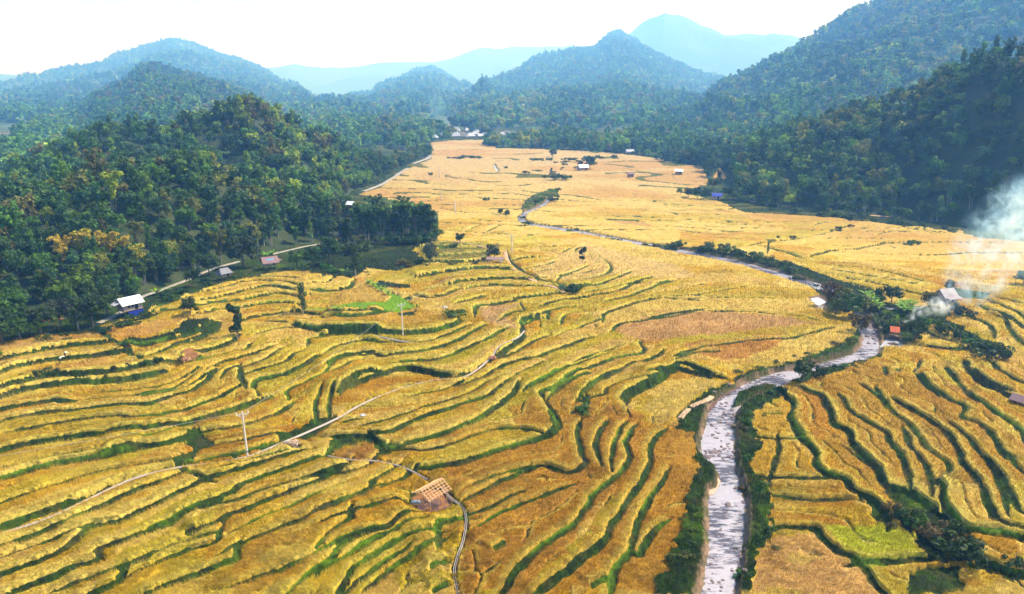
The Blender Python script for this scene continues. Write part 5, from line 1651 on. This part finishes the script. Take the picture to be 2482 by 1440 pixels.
bp = [(-1.9, -1.5), (-1.2, -2.0), (.2, -2.1), (1.5, -1.9), (2.4, -1.3), (2.9, .2), (2.2, 1.5), (.5, 1.7), (-1.5, 1.5), (-2.0, .2)]
o = flat_poly("earth_floor", np.array([Vector((root.matrix_world @ Vector((0, 0, 0)))).xy[:] + 0 * np.array(b) for b in bp]) * 0 + np.array([(p.x + (Matrix.Rotation(towards(p, .3), 2) @ Vector(b) * 1.05).x, p.y + (Matrix.Rotation(towards(p, .3), 2) @ Vector(b) * 1.05).y) for b in bp]), p.z + .08, M_earth)
q = hit(1008, 1228)
o = part("water_barrel", mat("dull_blue_plastic", (.30, .38, .46), rough=.5), None, lambda bm: (cyl(bm, (-.55, 0, .3), (.45, .1, .3), .26, .28, 12), cyl(bm, (.45, .1, .3), (.75, .13, .3), .28, .12, 12)))
o.location = q + Vector((0, 0, .35)); tag(o, "grey blue plastic barrel lying beside the timber frame", "barrel")

# far huts and the village
M_walls = mat("village_wall", (.22, .19, .18), var=.3, scale=2, rough=.9)
for px, py, yaw, w, roofm, label in [
    (1412, 414, .5, 6.5, M_tin, "white roofed hut under the large dark tree in the far fields"),
    (1528, 431, .3, 3.6, M_thatch, "tiny field hut on the far terraces between the trees"),
    (1645, 424, .0, 4.6, M_tin, "low white roof alone on the far striped terraces"),
    (1752, 400, .4, 5.5, M_slate, "grey roofed hut below the right forest"),
    (1736, 486, .1, 4.2, M_blue, "hut with a bright blue tarpaulin roof in the right grove"),
    (1526, 374, .3, 6, M_slate, "grey hut at the wooded edge beyond the striped terraces"),
    (1617, 368, .2, 6, M_slate, "grey hut among the trees above the striped terraces")]:
    p = hit(px, py)
    hut(px, py, towards(p, yaw), w, w * .75, 1.9, .8, w * .24, .5, roofm, M_plank, label, "hut", "field_hut")
p = hit(2474, 985)
hut(2474, 985, towards(p, -.4), 2.6, 2.0, 1.0, .3, .7, .3, M_thatch, M_brownwood, "little pinkish thatched hut on the right edge terraces", "hut", "field_hut")
spots = [(1032, 338), (1051, 340), (1075, 334), (1104, 329), (1108, 323), (1107, 319), (1091, 311), (1132, 316), (1106, 336), (1119, 332), (1125, 337), (1152, 331), (1154, 325), (1141, 336), (1176, 334), (1198, 339), (1217, 332), (1228, 327), (1238, 329), (1011, 332), (1086, 336), (1163, 336), (1134, 322), (1097, 334)]
vs_lab = "pale roofed house of the distant village at the head of the valley"
for i, (px, py) in enumerate(spots):
    p = hit(px, py)
    k = random.uniform(.8, 1.25)
    hut(px, py, towards(p, random.uniform(-.6, .6)), 7 * k, 5 * k, 2.0, 1.2, 2.4 * k, .7, random.choice([M_cream, M_slate, M_grey, M_cream, M_slate]), M_walls, vs_lab, "house", "village_house", "houses of the distant village", hip=random.choice([.3, .35, .45]), loc=p + Vector((0, 0, .3)), windows=2)
for px, py, h in [(1064, 318, 17), (1098, 312, 20), (1104, 316, 18), (1126, 316, 16), (1137, 318, 15), (1172, 332, 12), (1188, 334, 11), (1143, 326, 12), (1090, 330, 10), (1062, 336, 9), (1040, 345, 10), (1022, 340, 13)]:
    p = hit(px, py); tree(p, 'broad', h, jit(BG), "bluish dark tree among the distant village houses", 'tree', "trees of the distant village", wide=1.1)

# ------------------------------------------------------------------ poles and wires
def pole(px, py, pxt, pyt, label, arms=True):
    p = hit(px, py); H = height_to(p, pxt, pyt)
    root = empty("utility_pole", p, towards(p, .1)); tag(root, label, "utility pole")
    k = .11 * max(1, math.hypot(p.x, p.y) / 140) ** .6
    part("shaft", M_pole, root, lambda bm: cyl(bm, (0, 0, -1), (-.1, 0, H), k * 1.5, k, 12))
    part("band", M_dark, root, lambda bm: cyl(bm, (-.01, 0, H * .155), (-.012, 0, H * .175), k * 1.58, k * 1.58, 12))
    if arms:
        part("crossarm", M_steel, root, lambda bm: (box(bm, (-.1, 0, H - .45), (1.7, .1, .1)), beam(bm, (-.1, -.06, H - 1.1), (.55, -.06, H - .5), .05), beam(bm, (-.1, -.06, H - 1.1), (-.75, -.06, H - .5), .05)))
        for x in (-.93, .73): part("insulator", M_white, root, lambda bm: cyl(bm, (x, 0, H - .4), (x, 0, H - .05), .09, .06, 8))
    return p + Vector((0, 0, H - .1))
t1 = pole(601, 1113, 592, 997, "near pale concrete utility pole with crossarm beside the irrigation canal")
t2 = pole(977, 816, 975, 735, "pale concrete utility pole at the tip of the broad green bank")
t3 = pole(1241, 616, 1242, 568, "thin pale pole beside the shelter under the tree")
t4 = pole(1104, 518, 1104, 487, "distant utility pole in the fields beyond the bamboo", False)
t5 = pole(1071, 490, 1071, 465, "distant utility pole beside the green field edge", False)
t6 = pole(1066, 432, 1066, 405, "farthest utility pole below the forest road", False)
M_wire = mat("wire", (.45, .45, .45), rough=.4)
def wire(a, b, name="power_line"):
    P = []
    for i in range(15):
        t = i / 14; q = a.lerp(b, t); q.z -= 4 * (a - b).length * .012 * t * (1 - t); P.append(q)
    v, f = tube_np(P, [.018] * 15, 4)
    return mesh_np(name, v, f, M_wire)
left_end = t1 + Vector((-70, -34, 2))
for i, (a, b, lab) in enumerate([(t1, t2, "thin power line hanging between the two near concrete poles"), (t2, t3, "thin power line from the green bank pole to the shelter pole"), (left_end, t1, "thin power line leaving the near pole over the lower left fields"), (t3, t4, "thin power line from the shelter pole to the distant pole")]):
    tag(wire(a, b), lab, "power line")
for i, (px, py, top) in enumerate([(731, 766, 744), (804, 758, 738), (880, 758, 738), (965, 720, 694), (934, 706, 684), (947, 702, 684), (1078, 615, 598)]):
    p = hit(px, py); H = max(1.4, height_to(p, px, top))
    o = part("fence_post", M_palebark, None, lambda bm: cyl(bm, (0, 0, -.4), (.04, 0, H), .06, .045, 6)); o.location = p
    tag(o, "thin pale post on the green terrace bank", "post", "thin posts on the green bank")

# ------------------------------------------------------------------ paths, road, canals
def ribbon(name, P, w, m, lift=.12, kind='structure', smooth_n=5):
    S = smooth_line(np.array(P), 1.5)
    z = np.array([surf(x, y) for x, y in S]); k = np.ones(smooth_n) / smooth_n
    z = np.convolve(np.pad(z, smooth_n // 2, mode='edge'), k, 'valid')[:len(S)]
    d = np.gradient(S, axis=0); d /= np.linalg.norm(d, axis=1)[:, None] + 1e-9
    nrm = np.stack([-d[:, 1], d[:, 0]], -1)
    ww = w * (1 + .25 * (vnoise(S[:, 0] / 3, S[:, 1] / 3) - .5))[:, None]
    V = []
    for q in (-.62, -.5, 0, .5, .62):
        p2 = S + nrm * ww * q
        V.append(np.column_stack([p2, z + lift - (.16 if abs(q) > .55 else 0) + (0.03 if q == 0 else 0)]))
    V = np.stack(V, 1).reshape(-1, 3); n = len(S)
    F = [(i * 5 + c, i * 5 + c + 1, i * 5 + c + 6, i * 5 + c + 5) for i in range(n - 1) for c in range(4)]
    return mesh_np(name, V, np.array(F)[:, ::-1], m, kind=kind, smooth=True)
def hits(s): return [tuple(hit(*q).xy) for q in pts('P', s)]
ribbon("road", hits("238,784 300,752 340,722 380,707 420,692 460,676 500,658 535,646 580,634"), 1.3, M_road, .15)
ribbon("road", hits("660,617 700,607 740,598 790,588 830,580"), 1.1, M_road, .2)
ribbon("road", hits("880,464 905,456 925,447 950,433 970,419 988,408"), 2.4, M_road, .2)
ribbon("road", hits("1000,397 1020,390 1036,384 1043,376"), 3, M_road, .2)
ribbon("footpath", hits("1060,577 1110,588 1150,596 1190,606 1222,612"), .9, M_path, .3)
ribbon("footpath", hits("1224,610 1229,630 1238,645 1260,661 1290,680 1320,690 1345,695 1362,703 1368,714"), 1.2, M_path, .12)
ribbon("footpath", hits("1648,1014 1660,1000 1682,983 1712,970 1725,962"), .9, M_sand, .12)
ribbon("footpath", hits("1800,483 1815,488 1830,492"), 1.2, M_path, .5)
ribbon("footpath", hits("2060,520 2120,525 2160,528"), 1.5, M_path, .5)

def canal(name, P, w, label, lift=.3, wall=.10, depth=.2):
    S = smooth_line(np.array(P), 1.2)
    z = np.array([gz(x, y) for x, y in S]); k = np.ones(9) / 9
    z = np.convolve(np.pad(z, 4, mode='edge'), k, 'valid')[:len(S)] + lift
    d = np.gradient(S, axis=0); d /= np.linalg.norm(d, axis=1)[:, None] + 1e-9
    nr = np.stack([-d[:, 1], d[:, 0]], -1)
    prof = [(-w / 2 - wall - .02, -.22), (-w / 2 - wall, 0), (-w / 2, 0), (-w / 2, -depth), (w / 2, -depth), (w / 2, 0), (w / 2 + wall, 0), (w / 2 + wall + .02, -.22)]
    m = len(prof)
    V = np.stack([np.column_stack([S + nr * o, z + h]) for o, h in prof], 1).reshape(-1, 3)
    n = len(S)
    F = np.array([(i * m + c, i * m + c + 1, i * m + m + c + 1, i * m + m + c) for i in range(n - 1) for c in range(m - 1)])[:, ::-1]
    root = empty(name, (0, 0, 0)); tag(root, label, "canal")
    mesh_np("channel", V, F, M_conc, parent=root)
    V = np.stack([np.column_stack([S + nr * o, z - depth + .06]) for o in (-w / 2 - .01, w / 2 + .01)], 1).reshape(-1, 3)
    F = np.array([(i * 2, i * 2 + 1, i * 2 + 3, i * 2 + 2) for i in range(n - 1)])[:, ::-1]
    mesh_np("water", V, F, M_ditch, parent=root)
M_ditch = mat("ditch_water", (.055, .045, .045), rough=.15, spec=.6)
for s_, w_, wall_, l_ in CANALS: canal("irrigation_canal", [gp(*q) for q in pts('P', s_)], w_, l_, lift=.34, wall=wall_)

# ------------------------------------------------------------------ rocks in the river
def rock_mesh(seed):
    bm = bmesh.new(); bmesh.ops.create_icosphere(bm, subdivisions=2, radius=1.0)
    rs = random.Random(seed); o = Vector((rs.uniform(0, 50), rs.uniform(0, 50), 0))
    for v in bm.verts:
        n = float(vnoise(np.array([v.co.x * 1.3 + o.x]), np.array([v.co.y * 1.3 + v.co.z + o.y]))[0])
        v.co *= .7 + .6 * n; v.co.z *= .6
    me = bpy.data.meshes.new("rock"); bm.to_mesh(me); bm.free(); me.materials.append(M_rock); return me
ROCK = [rock_mesh(i) for i in range(5)]
def rock(x, y, s, label, group=None, z=-.38, name="rock"):
    o = bpy.data.objects.new(name, random.choice(ROCK)); COL.objects.link(o)
    o.location = (x, y, z); o.scale = (s * random.uniform(.8, 1.4), s * random.uniform(.7, 1.1), s * random.uniform(.6, 1)); o.rotation_euler = (0, 0, random.uniform(0, 6))
    tag(o, label, "rock", group); return o
x, y = gp(1766, 1218); rock(x, y, .55, "pale boulder alone in the calm lower river", name="boulder")
x, y = gp(1804, 1213); rock(x, y, .35, "small pale stone at the right edge of the lower river", name="boulder")
for (px0, px1, py0, py1, n, s0, s1, lab, grp) in [
    (1700, 1785, 1088, 1112, 20, .2, .45, "reddish rock in the row across the river rapids", "rocks across the rapids"),
    (1722, 1780, 960, 1085, 70, .14, .34, "dark wet stone in the river rapids", "stones of the rapids"),
    (1790, 1910, 900, 945, 34, .14, .32, "stone in the shallow water of the river bend", "stones of the river bend"),
    (1950, 2110, 855, 890, 16, .12, .3, "small stone in the bright river below the pond", "stones below the pond"),
    (1715, 1800, 1230, 1440, 26, .12, .24, "small dark stone in the lower river", "stones of the lower river"),
    (2098, 2135, 755, 830, 26, .25, .6, "rock on the stony right bank beside the bright river", "rocks of the stony bank"),
    (1788, 1812, 1330, 1400, 12, .15, .4, "grey rock at the bushy right bank of the lower river", "rocks at the bushy right bank"),
    (1725, 1780, 930, 965, 14, .2, .5, "reddish rock along the eroded left bank", "rocks of the eroded bank")]:
    for i in range(n):
        for _ in range(30):
            px, py = random.uniform(px0, px1), random.uniform(py0, py1)
            x, y = gp(px, py)
            rv = RIV[min(NR - 1, np.searchsorted(RR, math.hypot(x, y))), int(np.clip(round((math.atan2(x, y) - AZ0) / (AZ1 - AZ0) * (NT - 1)), 0, NT - 1))]
            if rv > .3 or 'bank' in grp: break
        rock(x, y, random.uniform(s0, s1), lab, grp, z=-.38 if rv > .3 else gz(x, y))

def bank_patch(s, m, name="gravel_bar"):
    P = smooth_line(wpts('P', s), .6); P = P + (np.stack([vnoise(P[:, 0] * 1.7, P[:, 1]), vnoise(P[:, 0], P[:, 1] * 1.7 + 9)], -1) - .5) * .6
    return flat_poly(name, P, -.30, m, grow=1.0)
bank_patch("1718,1130 1735,1136 1744,1160 1738,1184 1722,1196 1714,1170", mat("pale_gravel", (.60, .36, .25), var=.3, scale=3, rough=1, bump=.4))
bank_patch("1712,990 1735,965 1768,938 1800,920 1790,936 1760,955 1735,975 1722,995", M_earth)

# ------------------------------------------------------------------ people at work, straw, fire
M_cloth = mat("dark_clothes", (.03, .025, .03), rough=.9); M_hat = mat("pale_hat", (.72, .66, .52), rough=.9); M_skin = mat("skin", (.38, .22, .15), rough=.7); M_shirt = mat("white_shirt", (.70, .68, .66), rough=.9)
def person(px, py, yaw, shirt, label, hat=True):
    p = hit(px, py); p.z += .55
    J = [((0, 0, .92), .16), ((-.12, .0, .48), .09), ((-.13, -.05, .05), .06), ((-.13, -.2, .02), .05), ((.12, .0, .48), .09), ((.13, -.05, .05), .06), ((.13, -.2, .02), .05),
         ((0, -.28, 1.12), .15), ((0, -.52, 1.18), .15), ((0, -.66, 1.14), .07), ((0, -.80, 1.12), .11),
         ((-.22, -.52, 1.10), .07), ((-.26, -.58, .82), .055), ((-.18, -.66, .56), .045), ((.22, -.52, 1.10), .07), ((.26, -.58, .82), .055), ((.18, -.66, .56), .045)]
    E = [(0, 1), (1, 2), (2, 3), (0, 4), (4, 5), (5, 6), (0, 7), (7, 8), (8, 9), (9, 10), (8, 11), (11, 12), (12, 13), (8, 14), (14, 15), (15, 16)]
    me = bpy.data.meshes.new("person"); me.from_pydata([j[0] for j in J], E, []); me.update()
    o = bpy.data.objects.new("person", me); COL.objects.link(o); me.materials.append(M_cloth)
    s = o.modifiers.new("skin", 'SKIN'); o.modifiers.new("sub", 'SUBSURF').levels = 1
    for v, (c, r) in zip(me.skin_vertices[0].data, J): v.radius = (r, r)
    me.skin_vertices[0].data[0].use_root = True
    o.location = p; o.rotation_euler = (0, 0, yaw); tag(o, label, "person")
    part("shirt", shirt, o, lambda bm: (cyl(bm, (0, -.08, 1.0), (0, -.58, 1.2), .18, .19, 12),))
    if hat: part("hat", M_hat, o, lambda bm: cyl(bm, (0, -.82, 1.20), (0, -.86, 1.36), .26, .05, 14))
    return o
person(146, 886, 2.4, M_shirt, "person in dark clothes and pale hat bending over the upper left field")
person(316, 902, -1.2, M_cloth, "person in dark clothes stooping on the orange strip below the green slope", hat=False)
person(160, 876, 1.0, M_hat, "second bent person in pale clothes behind the one with the hat")
M_straw = mat("straw", (.62, .42, .14), var=.3, scale=6, rough=1)
def sheaf(px, py, s, m, label, cat="straw heap", name="straw_heap", group=None):
    p = hit(px, py); g = np.random.default_rng(int(px))
    Vs = []
    v, _ = leaf_tris(np.array([0, 0, .35]), np.array([.9, .7, .4]), 220, .22, g)
    o = mesh_np(name, v * s, np.arange(len(v)).reshape(-1, 3), m); o.location = p + Vector((0, 0, .35)); tag(o, label, cat, group); return o
sheaf(452, 880, 1.3, mat("reddish_straw", (.48, .24, .12), var=.4, scale=4), "reddish heap of cut straw on the terrace edge below the orange strips")
sheaf(880, 1014, .6, M_white, "small pale bundle left in the field beside the canal", "bundle", "bundle")
sheaf(1194, 874, .9, mat("red_earth_straw", (.55, .25, .14), var=.4, scale=4), "reddish heap at the bend of the long canal")
sheaf(1078, 750, .8, M_white, "whitish heap of sticks in front of the bright green mound", "heap", "stick_heap")
sheaf(2184, 792, 1.0, M_dark, "blackened smouldering heap where the smoke rises", "fire", "smouldering_heap")
sheaf(715, 1082, 1.0, mat("sand_heap", (.62, .45, .30), var=.3, scale=4), "sandy heap beside the branch of the long canal", "heap", "sand_heap")
# ------------------------------------------------------------------ smoke drifting from the smouldering heap
def smoke(name, path, rads, dens, label, noise=.35, col=(.38, .68, 1.0), seed=0, zs=1.0):
    P = smooth_line(np.array(path, float), 3.0)
    d = np.concatenate([[0], np.cumsum(np.linalg.norm(np.diff(np.array(path, float), axis=0), axis=1))])
    dS = np.concatenate([[0], np.cumsum(np.linalg.norm(np.diff(P, axis=0), axis=1))])
    rad = np.interp(dS / dS[-1], d / d[-1], rads)
    n, K = len(P), 18
    g = np.random.default_rng(seed)
    V = []
    for i in range(n):
        t = P[min(i + 1, n - 1)] - P[max(i - 1, 0)]; t /= np.linalg.norm(t)
        a = np.cross(t, [0, 0, 1.0]); a /= np.linalg.norm(a); b = np.cross(a, t)
        for k in range(K):
            q = 2 * math.pi * k / K
            r = rad[i] * (.8 + .5 * float(vnoise(np.array([i * .35 + seed]), np.array([k * .5]))[0]))
            if i in (0, n - 1): r *= .3
            V.append(P[i] + (a * math.cos(q) + b * math.sin(q) * zs) * r)
    V = np.array(V)
    F = [(i * K + k, i * K + (k + 1) % K, (i + 1) * K + (k + 1) % K, (i + 1) * K + k) for i in range(n - 1) for k in range(K)]
    V = np.vstack([V, V[:K].mean(0), V[-K:].mean(0)])
    c0, c1 = len(V) - 2, len(V) - 1
    tri = [(c0, (k + 1) % K, k, k) for k in range(K)] + [(c1, (n - 1) * K + k, (n - 1) * K + (k + 1) % K, (n - 1) * K + (k + 1) % K) for k in range(K)]
    m = bpy.data.materials.new(name + "_air"); m.use_nodes = True
    N, L = m.node_tree.nodes, m.node_tree.links
    N.remove(N["Principled BSDF"])
    v = N.new("ShaderNodeVolumePrincipled"); v.inputs["Color"].default_value = (*col, 1); v.inputs["Anisotropy"].default_value = .3
    v.inputs["Absorption Color"].default_value = (1, 1, 1, 1)
    geo = N.new("ShaderNodeNewGeometry"); no = N.new("ShaderNodeTexNoise"); no.inputs["Scale"].default_value = noise; no.inputs["Detail"].default_value = 4; no.inputs["Roughness"].default_value = .66; no.inputs["Distortion"].default_value = 1.2
    L.new(geo.outputs["Position"], no.inputs["Vector"])
    mr = N.new("ShaderNodeMapRange"); mr.inputs[1].default_value = .49; mr.inputs[2].default_value = .68; mr.inputs[3].default_value = 0; mr.inputs[4].default_value = dens
    L.new(no.outputs[0], mr.inputs[0])
    # the plume thins out away from its axis
    acc = None; step = max(1, len(P) // 9)
    for i in range(0, len(P), step):
        di = N.new("ShaderNodeVectorMath"); di.operation = 'DISTANCE'; L.new(geo.outputs["Position"], di.inputs[0]); di.inputs[1].default_value = P[i].tolist()
        mp = N.new("ShaderNodeMapRange"); mp.interpolation_type = 'SMOOTHSTEP'; mp.inputs[1].default_value = max(rad[i], np.linalg.norm(P[min(i + step, len(P) - 1)] - P[i]) * .8) * .95; mp.inputs[2].default_value = rad[i] * .1; mp.inputs[3].default_value = 0; mp.inputs[4].default_value = 1
        L.new(di.outputs["Value"], mp.inputs[0])
        if acc is None: acc = mp.outputs[0]
        else:
            mx = N.new("ShaderNodeMath"); mx.operation = 'MAXIMUM'; L.new(acc, mx.inputs[0]); L.new(mp.outputs[0], mx.inputs[1]); acc = mx.outputs[0]
    mu = N.new("ShaderNodeMath"); mu.operation = 'MULTIPLY'; L.new(acc, mu.inputs[0]); L.new(mr.outputs[0], mu.inputs[1]); L.new(mu.outputs[0], v.inputs["Density"])
    L.new(v.outputs[0], N["Material Output"].inputs["Volume"])
    bm = bmesh.new(); bv = [bm.verts.new(q) for q in V]
    for f in F: bm.faces.new([bv[i] for i in f])
    for f in tri:
        bm.faces.new([bv[i] for i in dict.fromkeys(f)])
    bmesh.ops.recalc_face_normals(bm, faces=bm.faces)
    me = bpy.data.meshes.new(name); bm.to_mesh(me); bm.free(); me.materials.append(m)
    o = bpy.data.objects.new(name, me); COL.objects.link(o); o["kind"] = 'stuff'; o["label"] = label
    return o

def far_pt(px, py, r):
    a, z = at_range(px, py, r); return (r * math.sin(a), r * math.cos(a), z)
b0 = hit(2186, 790); r0 = math.hypot(b0.x, b0.y)
smoke("smoke", [(b0.x, b0.y, b0.z + .2), far_pt(2205, 772, r0 - .5), far_pt(2235, 752, r0), far_pt(2275, 742, r0 + 2), far_pt(2300, 735, r0 + 4)], [.6, 1.2, 2.4, 3.2, 3.0], 1.3, "dense white smoke leaving the smouldering heap", noise=.55, col=(.85, .93, 1.0), seed=1)
smoke("smoke", [far_pt(2268, 745, r0 + 2), far_pt(2320, 715, r0 + 6), far_pt(2335, 670, r0 + 12), far_pt(2370, 620, r0 + 22), far_pt(2430, 560, r0 + 36), far_pt(2500, 520, r0 + 50), far_pt(2600, 470, r0 + 62)], [2.5, 4.5, 6, 9, 11, 13, 15], .42, "thin blue smoke spreading over the right fields", noise=.20, seed=4)
smoke("smoke", [far_pt(2330, 745, r0 + 6), far_pt(2390, 690, r0 + 14), far_pt(2440, 640, r0 + 22), far_pt(2520, 590, r0 + 34)], [3, 5, 7, 9], .45, "thin smoke veil over the right terraces", noise=.2, seed=7)
smoke("smoke", [far_pt(2405, 500, r0 + 62), far_pt(2450, 480, r0 + 66), far_pt(2520, 465, r0 + 72)], [4, 7, 8], .26, "blue puff of smoke before the right forest", noise=.3, seed=9)
smoke("smoke", [far_pt(1085, 300, 1250), far_pt(1070, 270, 1350), far_pt(1055, 245, 1450), far_pt(1065, 225, 1500)], [14, 28, 34, 26], .012, "pale smoke rising behind the distant village", noise=.03, seed=12)
# ------------------------------------------------------------------ the air of the valley
def haze_box(k=(.00006, .00016, .00037), aniso=.2):
    x0, x1, y0, y1, z0, z1 = -15500, 15500, -600, 15500, -3.0, 900
    V = [(x, y, z) for x in (x0, x1) for y in (y0, y1) for z in (z0, z1)]
    F = [(0, 1, 3, 2), (4, 6, 7, 5), (0, 4, 5, 1), (2, 3, 7, 6), (0, 2, 6, 4), (1, 5, 7, 3)]
    m = bpy.data.materials.new("valley_air"); m.use_nodes = True
    N, L = m.node_tree.nodes, m.node_tree.links
    N.remove(N["Principled BSDF"])
    v = N.new("ShaderNodeVolumePrincipled")
    top = max(k)
    v.inputs["Color"].default_value = (k[0] / top, k[1] / top, k[2] / top, 1)
    v.inputs["Absorption Color"].default_value = (1, 1, 1, 1)
    v.inputs["Density"].default_value = top
    v.inputs["Anisotropy"].default_value = aniso
    L.new(v.outputs[0], N["Material Output"].inputs["Volume"])
    o = mesh_np("haze", np.array(V, float), np.array(F), m, kind='stuff')
    return o
haze_box()
